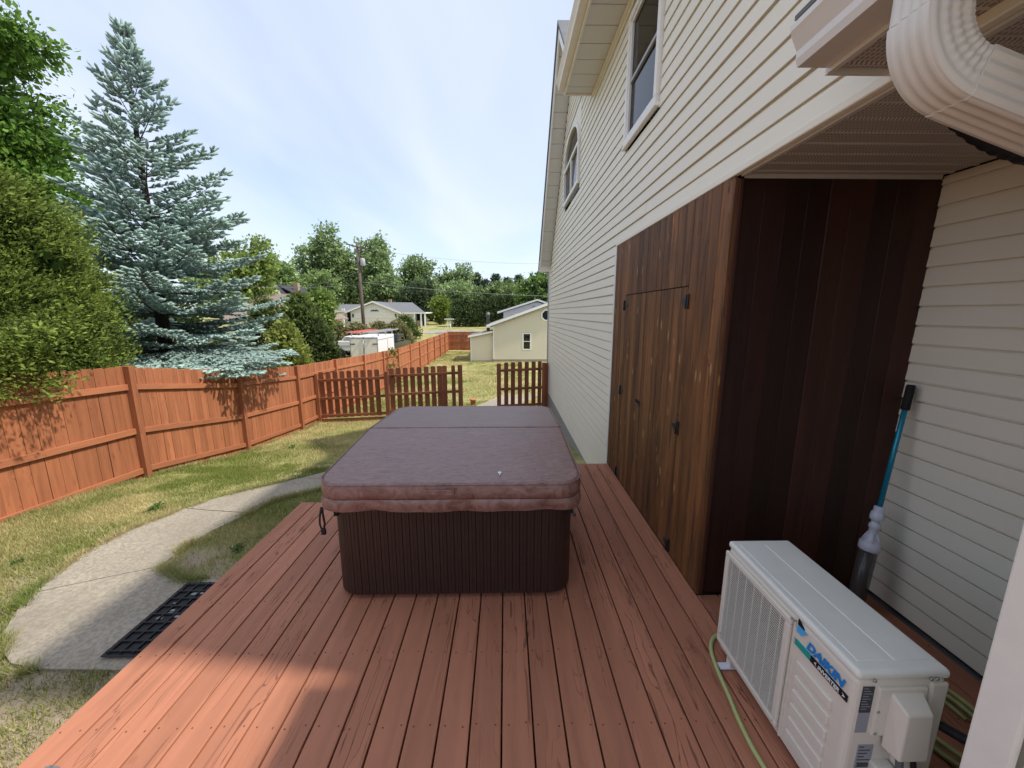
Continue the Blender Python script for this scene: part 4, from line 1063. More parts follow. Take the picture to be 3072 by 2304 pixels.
# far return of the fence toward the shed
RY = 39.0
def picket_x(parent, x, y, z, w, h, mat, ry=0.0):
    return mobj('picket', picket_mesh(w, h), mat, parent, Matrix.Translation((x, y, z)) @ Matrix.Rotation(R(90), 4, 'Z') @ Matrix.Rotation(ry, 4, 'X'))
for k in range(22):
    x = -5.62+k*.142; picket_x(fence, x, RY+.03, .06+rr.uniform(-.01,.01), .142, 1.9, 'fence_paint')
for d in (.26, .95, 1.62): rail((-5.70,.06-d), (-2.55,.06-d), RY-.018, RY+.019, .088, fence, 'fence_paint_rail', 'X')
MB().box(-4.2, -4.11, RY-.06, RY+.02, -2.0, .07).obj('post', 'fence_paint', fence, .004)

# ================================================================== picket panel and the two gate leaves across the yard
GYY = 11.5
panel = empty('picket_fence', (-4.6, GYY, -1.4), 'brown spaced picket panel joining the long fence to the gate', 'fence')
def ztop(x): return .12+.0475*(x+5.7)*.97
MB().box(-5.735, -5.635, GYY-.07, GYY+.03, -1.6, .11).obj('post', 'fence_paint', panel, .004)
MB().box(-3.645, -3.53, GYY-.085, GYY+.03, -1.5, .185).obj('post', 'gate_paint', panel, .004)
x = -5.55
while x < -3.70:
    picket_x(panel, x, GYY+.012, ztop(x)+.03, .148, 1.42, 'gate_paint', rr.uniform(-.004,.004)); x += .2085
for d in (.19, .745, 1.285): rail((-5.635, ztop(-5.6)-d), (-3.645, ztop(-3.6)-d), GYY-.040, GYY-.001, .08, panel, 'gate_paint_rail', 'X')
rail((-5.635, -1.30), (-3.645, -1.22), GYY-.030, GYY+.008, .10, panel, 'gate_paint_rail', 'X', 'bottom_board')
def gate(name, label, x0, x1, pk, posts, hinge):
    g = empty(name, ((x0+x1)/2, GYY, -1.25), label, 'gate', 'gate leaves across the yard')
    for a, w in pk: picket_x(g, a, GYY+.012, ztop(a)+.045+rr.uniform(-.006,.006), w, 1.45, 'gate_paint', rr.uniform(-.006,.006))
    for d in (.15, .72): rail((x0, ztop(x0)-d), (x1, ztop(x1)-d), GYY-.040, GYY-.001, .075, g, 'gate_paint_rail', 'X')
    for d in (1.24,): rail((x0, ztop(x0)-d), (x1, ztop(x1)-d), GYY-.040, GYY-.001, .075, g, 'gate_paint_rail', 'X')
    for a, w, dz in posts: MB().box(a-w/2, a+w/2, GYY-.055, GYY+.035, ztop(a)-1.45, ztop(a)+dz).obj('stile', 'gate_paint', g, .004)
    MB().box(hinge-.05, hinge+.05, GYY-.052, GYY-.041, ztop(hinge)-.21, ztop(hinge)-.17).obj('hinge', 'hinge_black', g)
    return g
pk = [(-3.44+.2085*k, .148) for k in range(7)]+[(-1.995, .150), (-1.845, .150), (-1.585, .118)]
gate('gate', 'wider brown picket gate leaf left of the lawn opening', -3.52, -1.38, pk, [(-1.375, .13, .045)], -3.40)
gate('gate', 'narrow brown picket gate leaf beside the house corner', -.27, 1.10, [(.015+.207*k, .132) for k in range(5)]+[(1.03,.12)], [(-.205, .125, .03)], .98)
gp = empty('gate_post', (1.18, GYY, -1.1), 'dark brown gate post standing against the house corner', 'post')
MB().box(1.10, 1.205, GYY-.075, GYY+.03, -1.35, .43).obj('shaft', 'gate_paint', gp, .004)
MB().box(1.205, 1.285, GYY-.03, GYY+.02, -1.3, .42).obj('filler_board', 'gate_paint', gp, .003)

# ================================================================== yellow shed with lean-to
SY = 30.0
shed = empty('shed', (1.5, SY+3, -1.85), 'pale yellow sided shed with lean-to behind the gate', 'shed')
SZ = -1.66
def rakez(x): return 1.05+(x+.95)*.355 if x < 4.4 else 1.05+5.35*.355-(x-4.4)*.355
MB().prism([(-.93,-2.1),(9.6,-2.1),(9.6,.95),(4.4,rakez(4.4)-.12),(-.93,.95)], 'Y', SY+.06, SY+7).obj('wall', 'siding_yellow', shed)
z = SZ; rr = random.Random(4)
while z < 2.85:
    a = -.95 if z+.1 < .93 else -.95+(z+.115-.93)/.355
    out = [(a, 9.6)]
    for (c0, c1, w0, w1) in ((1.30,2.0,-.95,.39), (2.70,3.66,1.36,2.10)):
        nxt = []
        for s0, s1 in out:
            if z+.13 <= w0 or z >= w1 or s1 <= c0 or s0 >= c1: nxt.append((s0, s1))
            else: nxt += [(s0, c0), (c1, s1)]
        out = nxt
    for s0, s1 in out:
        if s1-s0 > .03 and s0 < 4.5:
            MB().hexa([(s0,SY-.01,z),(s1,SY-.01,z),(s1,SY+.07,z),(s0,SY+.07,z),(s0,SY+.048,z+.13),(s1,SY+.048,z+.13),(s1,SY+.07,z+.13),(s0,SY+.07,z+.13)]).obj('siding_course', 'siding_yellow', shed)
    z += .132
MB().box(-.97, -.89, SY-.03, SY+.04, SZ, .95).obj('corner_trim', 'white_trim', shed)
MB().box(-.96, 9.6, SY+.0, SY+.3, -2.1, SZ-.003).obj('foundation', 'concrete', shed)
b = MB(); b.hexa([(-1.45,SY-.25,.86),(4.4,SY-.25,2.94),(4.4,SY+7.3,2.94),(-1.45,SY+7.3,.86),(-1.45,SY-.25,.98),(4.4,SY-.25,3.06),(4.4,SY+7.3,3.06),(-1.45,SY+7.3,.98)]); b.obj('roof', 'roof_grey', shed)
b = MB(); b.hexa([(10.2,SY-.25,.86),(4.4,SY-.25,2.94),(4.4,SY+7.3,2.94),(10.2,SY+7.3,.86),(10.2,SY-.25,.98),(4.4,SY-.25,3.06),(4.4,SY+7.3,3.06),(10.2,SY+7.3,.98)]); b.obj('roof', 'roof_grey', shed)
b = MB(); b.hexa([(-1.47,SY-.28,.80),(4.4,SY-.28,2.88),(4.4,SY-.25,2.88),(-1.47,SY-.25,.80),(-1.47,SY-.28,1.0),(4.4,SY-.28,3.08),(4.4,SY-.25,3.08),(-1.47,SY-.25,1.0)]); b.obj('rake_board', 'white_trim', shed)
b = MB(); b.box(-1.47, -.95, SY-.25, SY+.02, .80, .86); b.obj('soffit_return', 'white_trim', shed)
w = MB(); w.box(1.30,1.40,SY-.02,SY+.05,-.95,.39); w.box(1.90,2.0,SY-.02,SY+.05,-.95,.39); w.box(1.40,1.90,SY-.02,SY+.05,.30,.39); w.box(1.40,1.90,SY-.02,SY+.05,-.95,-.86); wo_ = w.obj('window', 'white_trim', shed)
MB().box(1.40, 1.90, SY+.01, SY+.03, -.30, -.25).obj('meeting_rail', 'white_trim', wo_); MB().box(1.40, 1.90, SY+.035, SY+.04, -.86, -.3).obj('pane', 'glass', wo_); MB().box(1.40, 1.90, SY+.035, SY+.04, -.25, .30).obj('pane', 'glass', wo_); MB().box(1.35,1.95,SY+.052,SY+.056,-.9,.35).obj('backing','dark_room',wo_)
oc = lambda r: [(3.18+r*math.cos(a), 1.73+r*math.sin(a)) for a in np.linspace(math.pi/8, 2*math.pi+math.pi/8, 9)[:-1]]
A, B = oc(.50), oc(.37); b = MB(); n = 8
b.add([(x,SY-.02,z) for x,z in A]+[(x,SY-.02,z) for x,z in B]+[(x,SY+.05,z) for x,z in A]+[(x,SY+.05,z) for x,z in B], sum([[(i,(i+1)%n,n+(i+1)%n,n+i),(i,2*n+i,2*n+(i+1)%n,(i+1)%n),(n+i,n+(i+1)%n,3*n+(i+1)%n,3*n+i)] for i in range(n)], []))
ow = b.obj('window', 'white_trim', shed); MB().prism(oc(.38), 'Y', SY+.02, SY+.03).obj('pane', 'dark_room', ow)
# lean-to
MB().prism([(-2.70,-2.1),(-.98,-2.1),(-.98,.42),(-2.70,.10)], 'Y', SY+.30, SY+4).obj('lean_to_wall', 'siding_yellow', shed)
z = SZ-.1
while z < .30:
    a = -2.72 if z+.13 < .08 else -2.72+(z+.13-.08)/.19
    MB().hexa([(a,SY+.26,z),(-.98,SY+.26,z),(-.98,SY+.31,z),(a,SY+.31,z),(a,SY+.288,z+.13),(-.98,SY+.288,z+.13),(-.98,SY+.31,z+.13),(a,SY+.31,z+.13)]).obj('siding_course', 'siding_yellow', shed); z += .132
MB().box(-2.76,-2.68,SY+.235,SY+.275,-1.95,.10).obj('corner_trim', 'white_trim', shed)
b = MB(); b.hexa([(-2.92,SY+.05,.06),(-.98,SY+.05,.43),(-.98,SY+4.1,.43),(-2.92,SY+4.1,.06),(-2.92,SY+.05,.15),(-.98,SY+.05,.53),(-.98,SY+4.1,.53),(-2.92,SY+4.1,.15)]); b.obj('lean_to_roof', 'roof_grey', shed)
b = MB(); b.hexa([(-2.92,SY+.02,.02),(-.99,SY+.02,.40),(-.99,SY+.05,.40),(-2.92,SY+.05,.02),(-2.92,SY+.02,.17),(-.99,SY+.02,.55),(-.99,SY+.05,.55),(-2.92,SY+.05,.17)]); b.obj('rake_board', 'white_trim', shed)
b = MB(); b.lathe([(.13,.40),(.13,1.72),(.17,1.73),(.17,1.78),(.15,1.82),(.17,1.86),(.06,1.95)], (-1.40, SY+1.3, 0), 14); b.obj('flue_pipe', 'stack_metal', shed)
# second white gable further back
g2 = empty('outbuilding', (2.8, 38, -1.8), 'white gabled outbuilding rising behind the yellow shed', 'outbuilding')
MB().prism([(-.2,-1.9),(6.2,-1.9),(6.2,2.0),(3.05,2.95),(-.2,2.0)], 'Y', 38, 44).obj('wall', 'white_paint', g2)
b = MB(); b.hexa([(-.8,37.7,1.85),(3.05,37.7,3.05),(3.05,44.3,3.05),(-.8,44.3,1.85),(-.8,37.7,2.02),(3.05,37.7,3.22),(3.05,44.3,3.22),(-.8,44.3,2.02)]); b.obj('roof', 'white_trim', g2)
b = MB(); b.hexa([(6.9,37.7,1.85),(3.05,37.7,3.05),(3.05,44.3,3.05),(6.9,44.3,1.85),(6.9,37.7,2.02),(3.05,37.7,3.22),(3.05,44.3,3.22),(6.9,44.3,2.02)]); b.obj('roof', 'white_trim', g2)
MB().lathe([(.20,-.02),(.20,.02)], (2.75,37.97,2.42), 12, Matrix.Rotation(R(90),4,'X')).obj('gable_vent', 'box_grey', g2)
# pot and odds by the gate
po = empty('flower_pot', (-1.15, 13.2, gzf(-1.15,13.2)), 'terracotta flower pot on the grass behind the left gate leaf', 'flower pot')
MB().lathe([(.07,0),(.10,.18),(.115,.18),(.115,.22),(.09,.22)], (-1.15,13.2,gzf(-1.15,13.2)), 14).obj('pot', 'pot', po)
tag(mobj('driveway', bigmesh('driveway', np.array([(x, y, gzf(x,y)+.03) for y in np.linspace(51.5, 54.5, 12) for x in np.linspace(-11, 12, 20)]), np.array([(j*20+i, j*20+i+1, (j+1)*20+i+1, (j+1)*20+i) for j in range(11) for i in range(19)])), 'asphalt'), kind='structure')

# ================================================================== neighbour: trailer, trucks, pole, houses
def wheel(parent, c, r, w, ax='X'):
    M4 = Matrix.Rotation(R(90), 4, 'Y') if ax == 'X' else Matrix.Rotation(R(90), 4, 'X')
    t = MB().lathe([(r*.62,-w/2),(r*.93,-w/2),(r,-w/2+.04),(r,w/2-.04),(r*.93,w/2),(r*.62,w/2)], c, 20, M4).obj('wheel', 'tyre', parent)
    MB().lathe([(r*.10,-w/2-.005),(r*.55,-w/2+.01),(r*.60,-w/2+.02),(r*.60,w/2-.02),(r*.55,w/2-.01),(r*.10,w/2+.005)], c, 16, M4).obj('rim', 'chrome', t)
tr = empty('cargo_trailer', (-9.5, 28, -1.85), 'white enclosed cargo trailer with ladder rack parked beyond the fence', 'trailer')
X0, X1, Y0, Y1, ZB, ZT = -10.45, -8.55, 26.0, 29.75, -1.45, .34
MB().box(X0, X1, Y0+.04, Y1, ZB, ZT).obj('body', 'white_paint', tr, .03, 2)
for a, c in ((X0+.07, (X0+X1)/2-.03), ((X0+X1)/2+.03, X1-.07)):
    d = MB().box(a, c, Y0, Y0+.035, ZB+.05, ZT-.14).obj('rear_door', 'white_dirty', tr, .008)
    s = 1 if a < -9.6 else -1; hx = a if s > 0 else c
    for hz in (-.15, -1.1): MB().box(min(hx-.05*s, hx+.30*s), max(hx-.05*s, hx+.30*s), Y0-.015, Y0, hz-.03, hz+.03).obj('hinge', 'hinge_black', d)
fr = MB(); fr.box(X0+.02,X0+.07,Y0-.005,Y0+.04,ZB,ZT-.04); fr.box(X1-.07,X1-.02,Y0-.005,Y0+.04,ZB,ZT-.04); fr.box((X0+X1)/2-.03,(X0+X1)/2+.03,Y0-.01,Y0+.04,ZB,ZT-.04); fr.box(X0+.07,X1-.07,Y0-.005,Y0+.04,ZT-.13,ZT-.06); fr.obj('door_frame', 'box_grey', tr)
MB().tube([((X0+X1)/2-.02,Y0-.04,ZB+.1),((X0+X1)/2-.02,Y0-.04,ZT-.15)], .018, 6).obj('lock_bar', 'steel', tr); MB().box((X0+X1)/2-.14,(X0+X1)/2+.16,Y0-.05,Y0-.02,-1.02,-.96).obj('lock_handle', 'hinge_black', tr)
sd = MB().box(X1-.002, X1+.02, 28.1, 28.95, ZB+.1, ZT-.32).obj('side_door', 'white_paint', tr, .006)
MB().box(X1+.02, X1+.05, 28.80, 28.86, -.75, -.62).obj('handle', 'hinge_black', sd); MB().box(X1+.004,X1+.024,28.06,28.1,ZB+.1,ZT-.3).obj('hinge_strip','box_grey',sd)
MB().box(X1-.005, X1+.015, Y0+.05, Y1, ZT-.24, ZT-.19).obj('side_rail', 'box_grey', tr)
for y in (26.3, 27.9, 29.5):
    for x in (X0+.05, X1-.05): MB().box(x-.03, x+.03, y-.03, y+.03, ZT-.2, ZT+.20).obj('rack_upright', 'box_grey', tr)
    MB().box(X0-.02, X1+.02, y-.025, y+.025, ZT+.20, ZT+.25).obj('rack_bar', 'box_grey', tr)
wheel(tr, (X1+.02, 27.7, -1.5), .36, .2); wheel(tr, (X0-.02, 27.7, -1.5), .36, .2)
MB().box(X1-.01, X1+.14, 27.2, 28.2, -1.15, -1.08).obj('mudguard', 'box_grey', tr)
MB().tube([(-9.5,29.75,-1.4),(-9.5,31.0,-1.35)], .05, 6).obj('tongue', 'box_grey', tr)
def ladder(label, x0, x1, y0, y1, z, mat, rungs=12):
    l = empty('ladder', ((x0+x1)/2, (y0+y1)/2, z), label, 'ladder', 'ladders on the trailer rack')
    for x in (x0, x1): MB().box(x-.022, x+.022, y0, y1, z, z+.09).obj('rail', mat, l)
    for k in range(rungs):
        y = y0+.15+(y1-y0-.3)*k/(rungs-1); MB().tube([(x0,y,z+.045),(x1,y,z+.045)], .018, 6).obj('rung', 'ladder_alu', l)
ladder('red fibreglass ladder on the left of the trailer rack', X0+.02, X0+.48, 25.5, 30.4, ZT+.252, 'ladder_red')
ladder('long aluminium ladder on the right of the trailer rack', X1-.75, X1-.15, 25.4, 31.6, ZT+.252, 'ladder_alu', 16)
tk = empty('pickup_truck', (-9.5, 33, -1.85), 'dark pickup truck parked in front of the white trailer', 'truck')
x0, x1 = -10.45, -8.62
def car_profile(parent, prof, x0, x1, mat, name='body', bev=.05): return MB().prism(prof, 'X', x0, x1).obj(name, mat, parent, bev, 3)
car_profile(tk, [(30.0,-1.35),(35.3,-1.35),(35.42,-1.2),(35.38,-.62),(35.2,-.50),(33.75,-.38),(33.7,-.36),(30.0,-.42)], x0, x1, 'truck_dark')
car_profile(tk, [(31.2,-.40),(33.75,-.37),(33.0,.18),(31.5,.20)], x0+.08, x1-.08, 'truck_dark', 'cab', .06)
MB().prism([(31.55,-.30),(32.35,-.30),(32.3,.10),(31.7,.10)], 'X', x1-.082, x1-.070).obj('side_window', 'glass', tk); MB().prism([(32.45,-.30),(33.4,-.30),(32.95,.10),(32.42,.10)], 'X', x1-.082, x1-.070).obj('side_window', 'glass', tk)
MB().hexa([(x0+.15,33.76,-.34),(x1-.15,33.76,-.34),(x1-.2,33.06,.14),(x0+.2,33.06,.14),(x0+.15,33.78,-.34),(x1-.15,33.78,-.34),(x1-.2,33.08,.14),(x0+.2,33.08,.14)]).obj('windscreen', 'glass', tk)
for y in (30.9, 34.45):
    for x in (x0-.0, x1+.0): wheel(tk, (x, y, -1.45), .40, .26)
    MB().lathe([(.47,-.03),(.44,.03)], (x1+.004, y, -1.42), 18, Matrix.Rotation(R(90),4,'Y')).obj('wheel_arch', 'tyre', tk)
MB().box(x1-.30, x1-.05, 35.36, 35.44, -.85, -.66).obj('headlight', 'white_plastic', tk); MB().box(x0+.05, x0+.30, 35.36, 35.44, -.85, -.66).obj('headlight', 'white_plastic', tk)
MB().box(x0-.02, x1+.02, 35.36, 35.50, -1.30, -1.12).obj('bumper', 'chrome', tk); MB().box(x1+.0, x1+.16, 33.25, 33.40, -.30, -.14).obj('mirror', 'truck_dark', tk)
wt = empty('pickup_truck', (-12.2, 33.5, -1.85), 'old white pickup truck half hidden behind the trailer', 'truck')
prof = [(-14.75,-1.25),(-14.8,-.75),(-14.72,-.52),(-13.95,-.44),(-10.1,-.44),(-10.05,-1.25)]
MB().prism(prof, 'Y', 32.7, 34.4).obj('body', 'white_paint', wt, .05, 3)
MB().prism([(-13.95,-.45),(-13.55,-.03),(-12.3,-.02),(-12.15,-.45)], 'Y', 32.8, 34.3).obj('cab', 'white_paint', wt, .05, 3)
MB().prism([(-13.72,-.40),(-13.45,-.10),(-12.4,-.09),(-12.3,-.40)], 'Y', 32.785, 32.798).obj('side_window', 'box_grey', wt)
MB().box(-14.78,-10.05,32.68,32.70,-.86,-.78).obj('trim_strip', 'box_grey', wt); MB().box(-14.86,-14.72,32.65,34.45,-1.18,-1.05).obj('bumper','chrome',wt)
MB().box(-14.81,-14.74,32.85,33.1,-.82,-.64).obj('headlight','white_plastic',wt)
for x in (-13.9, -11.0):
    for y in (32.72, 34.38): wheel(wt, (x, y, -1.45), .38, .24, 'Y')
# utility pole, wires
pl = empty('utility_pole', (-14.55, 40, gzf(-14.55,40)), 'weathered wooden utility pole with crossarm and transformer', 'utility pole')
b = MB(); zb = gzf(-14.55,40)-.3; b.tube([(-14.48,40,zb),(-14.52,40,3.5),(-14.60,40,8.75)], [.19,.165,.13], 12); b.obj('shaft', 'pole_wood', pl)
MB().hexa([(-15.6,39.82,8.50),(-13.55,39.82,7.98),(-13.55,39.92,7.98),(-15.6,39.92,8.50),(-15.6,39.82,8.62),(-13.55,39.82,8.10),(-13.55,39.92,8.10),(-15.6,39.92,8.62)]).obj('crossarm', 'pole_wood', pl)
t = MB().lathe([(.20,6.50),(.23,6.54),(.23,7.10),(.20,7.18),(.06,7.24)], (-14.14,39.95,0), 14).obj('transformer', 'box_grey', pl); MB().tube([(-14.14,39.95,7.24),(-14.14,39.95,7.45)], .035, 6).obj('bushing', 'pot', t)
for x, z in ((-15.5,8.62),(-13.65,8.15)): MB().lathe([(.05,0),(.06,.06),(.03,.14)], (x,39.87,z), 8).obj('insulator', 'box_grey', pl)
def wire(label, pts, r=.016):
    tag(MB().tube(smooth(pts, 6), r, 5).obj('power_line', 'wire'), label, 'power line', 'overhead lines')
def sag(a, b, s, n=9):
    a, b = Vector(a), Vector(b); return [a.lerp(b, k/n)-Vector((0,0,s*4*(k/n)*(1-k/n))) for k in range(n+1)]
wire('overhead line running right from the pole across the trees', sag((-14.45,39.9,4.95),(8.5,48,3.9),.35), .022)
wire('upper line running left from the pole toward the houses', sag((-14.55,39.9,5.95),(-34,62,5.9),.5), .02)
wire('lower line running left from the pole behind the spruce', sag((-14.5,39.9,4.7),(-30,44,4.9),.3), .02)
wire('high thin line crossing the open sky at right', sag((-14.6,39.9,8.2),(9,60,9.3),.6), .012)

# white ranch house with garage
rh = empty('ranch_house', (-19, 64, 0), 'white ranch house with wide garage door and moustache ornament', 'house')
HY = 60.0; hb = -.3
MB().prism([(-23.6,hb),(-16.5,hb),(-16.5,2.0),(-20.0,3.42),(-23.6,2.1)], 'Y', HY, HY+9).obj('wall', 'white_paint', rh)
for k in range(9):
    z = hb+.05+k*.22
    for (a, c) in ((-23.6,-22.85),(-16.98,-16.5)): MB().hexa([(a,HY-.02,z),(c,HY-.02,z),(c,HY+.01,z),(a,HY+.01,z),(a,HY-.004,z+.2),(c,HY-.004,z+.2),(c,HY+.01,z+.2),(a,HY+.01,z+.2)]).obj('siding_course', 'white_paint', rh)
gd = MB().box(-22.75, -17.08, HY-.02, HY+.02, hb+.05, 1.82).obj('garage_door', 'white_dirty', rh)
for k in range(1, 4): MB().box(-22.75, -17.08, HY-.03, HY-.021, hb+.05+k*.44, hb+.07+k*.44).obj('panel_joint', 'box_grey', gd)
f = MB(); f.box(-22.87,-22.75,HY-.04,HY+.02,hb,1.94); f.box(-17.08,-16.96,HY-.04,HY+.02,hb,1.94); f.box(-22.75,-17.08,HY-.04,HY+.02,1.82,1.94); f.obj('door_frame', 'white_trim', rh)
for (xa, za, xb, zb) in ((-24.3,1.95,-20.0,3.62), (-15.8,1.85,-20.0,3.62)):
    b = MB(); b.hexa([(xa,HY-.5,za),(xb,HY-.5,zb-.06),(xb,HY+9.3,zb-.06),(xa,HY+9.3,za),(xa,HY-.5,za+.1),(xb,HY-.5,zb+.04),(xb,HY+9.3,zb+.04),(xa,HY+9.3,za+.1)]); b.obj('roof', 'roof_grey', rh)
    b = MB(); b.hexa([(xa,HY-.53,za-.12),(xb,HY-.53,zb-.18),(xb,HY-.5,zb-.18),(xa,HY-.5,za-.12),(xa,HY-.53,za+.12),(xb,HY-.53,zb+.06),(xb,HY-.5,zb+.06),(xa,HY-.5,za+.12)]); b.obj('rake_board', 'white_trim', rh)
mo = MB()
for s in (1, -1):
    pts = [(-19.93, HY-.06, 2.24)]+[(-19.93+s*(.12+.5*t), HY-.06, 2.24+.09*math.sin(t*3.0)-.12*t) for t in np.linspace(0, 1, 7)]
    mo.tube(pts, [.05,.10,.10,.09,.08,.06,.04,.02], 7)
mo.obj('moustache_ornament', 'grip_black', rh)
MB().lathe([(.28,-.03),(.28,.03)], (-20.0,HY-.02,2.86), 14, Matrix.Rotation(R(90),4,'X')).obj('gable_vent', 'white_dirty', rh)
for x in (-23.25, -16.75):
    MB().box(x-.08, x+.08, HY-.16, HY-.02, 1.25, 1.75).obj('wall_lamp', 'grip_black', rh)
# right wing with porch
MB().box(-16.5, -14.1, HY+1.0, HY+8, hb, 1.95).obj('wall', 'white_paint', rh)
b = MB(); b.hexa([(-16.6,HY-.2,1.80),(-12.1,HY-.2,1.80),(-12.1,HY+9,1.9),(-16.6,HY+9,1.9),(-16.6,HY-.2,1.98),(-12.1,HY-.2,1.98),(-12.1,HY+9,2.05),(-16.6,HY+9,2.05)]); b.obj('porch_fascia', 'white_trim', rh)
b = MB(); b.hexa([(-16.3,HY-.15,1.985),(-12.3,HY-.15,1.985),(-15.3,HY+5,3.55),(-20.0,HY+5,3.60),(-16.3,HY-.15,2.02),(-12.3,HY-.15,2.02),(-15.3,HY+5,3.6),(-20.0,HY+5,3.65)]); b.obj('roof', 'roof_grey', rh)
MB().prism([(-15.45,3.55),(-14.6,2.4),(-15.8,2.4)], 'Y', HY+4.6, HY+4.8).obj('gable', 'white_paint', rh)
for x in (-13.95, -12.95, -12.35): MB().box(x-.11, x+.11, HY+.0, HY+.22, hb, 1.80).obj('porch_column', 'white_trim', rh)
MB().box(-14.08, -12.6, HY+2.2, HY+2.4, hb, 1.85).obj('wall', 'dark_room', rh); MB().box(-14.2, -13.1, HY+.3, HY+.4, hb, .75).obj('knee_wall', 'brick_tan', rh)
MB().box(-15.06, -14.9, HY+.96, HY+1.0, .9, 1.56).obj('window', 'box_grey', rh)
MB().box(-19.3, -18.8, HY+5, HY+5.5, 3.2, 4.1).obj('chimney', 'brick_tan', rh)
# left wing
MB().box(-27.0, -23.6, HY+1.2, HY+8, hb, 2.2).obj('wall', 'white_paint', rh)
b = MB(); b.hexa([(-27.4,HY+.9,2.1),(-23.0,HY+.9,2.1),(-23.0,HY+5,3.2),(-27.0,HY+5,3.2),(-27.4,HY+.9,2.22),(-23.0,HY+.9,2.22),(-23.0,HY+5,3.3),(-27.0,HY+5,3.3)]); b.obj('roof', 'roof_grey', rh)
MB().box(-27.4, -23.4, HY+.85, HY+.9, 2.05, 2.26).obj('fascia', 'white_trim', rh)
for (a, c, z0, z1) in ((-26.4,-25.8,1.3,2.0),(-24.6,-23.9,.6,1.95)):
    w = MB().box(a-.08,c+.08,HY+1.15,HY+1.2,z0-.08,z1+.08).obj('window', 'white_trim', rh); MB().box(a,c,HY+1.13,HY+1.15,z0,z1).obj('pane', 'dark_room', w)
MB().box(-25.4,-24.9,HY+1.0,HY+1.15,-.2,2.6).obj('trellis', 'white_dirty', rh)
# brown roofed house and cream gable behind the spruce
bh = empty('bungalow', (-27, 42, 0), 'low house with brown shingle roof behind the blue spruce', 'house')
MB().box(-28.6, -20.5, 40.5, 50, -1.9, 1.2).obj('wall', 'siding_yellow', bh)
b = MB(); b.hexa([(-29,40,1.1),(-20.0,40,1.1),(-22.5,45,3.9),(-29,45,3.9),(-29,40,1.22),(-20.0,40,1.22),(-22.5,45,4.02),(-29,45,4.02)]); b.obj('roof', 'roof_brown', bh)
b = MB(); b.hexa([(-20.0,40,1.12),(-20.0,50,1.12),(-22.5,45,3.92),(-22.5,44.9,3.92),(-20.0,40,1.24),(-20.0,50,1.24),(-22.5,45,4.04),(-22.5,44.9,4.04)]); b.obj('roof', 'roof_brown', bh)
ch = empty('cottage', (-29.5, 54, 0), 'cream gabled house with steep dark roof among the trees', 'house')
MB().prism([(-32.2,-1),(-28.2,-1),(-28.2,3.2),(-30.3,5.35),(-32.2,3.4)], 'Y', 52, 60).obj('wall', 'siding_yellow', ch)
for (xa, za) in ((-32.7,3.1),(-27.9,2.9)):
    b = MB(); b.hexa([(xa,51.6,za),(-30.3,51.6,5.5),(-30.3,60,5.5),(xa,60,za),(xa,51.6,za+.16),(-30.3,51.6,5.66),(-30.3,60,5.66),(xa,60,za+.16)]); b.obj('roof', 'roof_dark', ch)
    b = MB(); b.hexa([(xa,51.55,za-.1),(-30.3,51.55,5.4),(-30.3,51.6,5.4),(xa,51.6,za-.1),(xa,51.55,za+.18),(-30.3,51.55,5.68),(-30.3,51.6,5.68),(xa,51.6,za+.18)]); b.obj('rake_board', 'white_trim', ch)
b = MB(); b.hexa([(-30.2,53,5.4),(-30.2,59,5.4),(-25.5,59,3.0),(-25.5,53,3.0),(-30.2,53,5.55),(-30.2,59,5.55),(-25.5,59,3.15),(-25.5,53,3.15)]); b.obj('roof', 'roof_dark', ch)
MB().box(-29.2,-28.6,55,55.6,4.5,6.0).obj('chimney', 'brick_tan', ch)
# bird table on the far lawn
bt = empty('bird_table', (-7.5, 52, gzf(-7.5,52)), 'white two legged table on the far lawn before the hedge', 'table')
zg = gzf(-7.5,52)
MB().box(-8.1,-6.9,51.7,52.3,1.05,1.15).obj('top', 'white_trim', bt)
for x in (-7.72,-7.32): MB().tube([(x,52,zg),(x+(.05 if x<-7.5 else -.05),52,1.05)], .06, 8).obj('leg', 'white_trim', bt)

# ================================================================== vegetation
def unit(v): return v/np.maximum(np.linalg.norm(v, axis=-1, keepdims=True), 1e-9)
def leaf_quads(C, D, size, asp, r, cols):
    n = len(C); D = unit(D); S = unit(np.cross(D, unit(r.normal(size=(n,3))))); N = np.cross(S, D)
    L = (size*r.choice([.55,.8,1.0,1.3,1.6], n)*r.uniform(.85, 1.15, n))[:,None]; Wd = L*asp
    V = np.empty((n,4,3)); V[:,0] = C-D*L*.5; V[:,1] = C-S*Wd*.5+N*L*.10; V[:,2] = C+D*L*.5; V[:,3] = C+S*Wd*.5+N*L*.10
    return V.reshape(-1,3), np.arange(4*n).reshape(-1,4), np.repeat(cols, 4, 0)
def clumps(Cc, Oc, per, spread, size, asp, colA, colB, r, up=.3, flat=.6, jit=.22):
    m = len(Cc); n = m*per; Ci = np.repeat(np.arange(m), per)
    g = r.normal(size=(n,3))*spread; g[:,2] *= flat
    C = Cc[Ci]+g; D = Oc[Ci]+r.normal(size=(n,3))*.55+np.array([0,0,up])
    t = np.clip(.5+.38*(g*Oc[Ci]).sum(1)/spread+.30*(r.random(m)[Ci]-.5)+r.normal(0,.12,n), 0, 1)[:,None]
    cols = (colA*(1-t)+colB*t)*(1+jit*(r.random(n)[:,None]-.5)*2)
    return leaf_quads(C, D, size, asp, r, np.clip(cols*1.45, .002, 1))
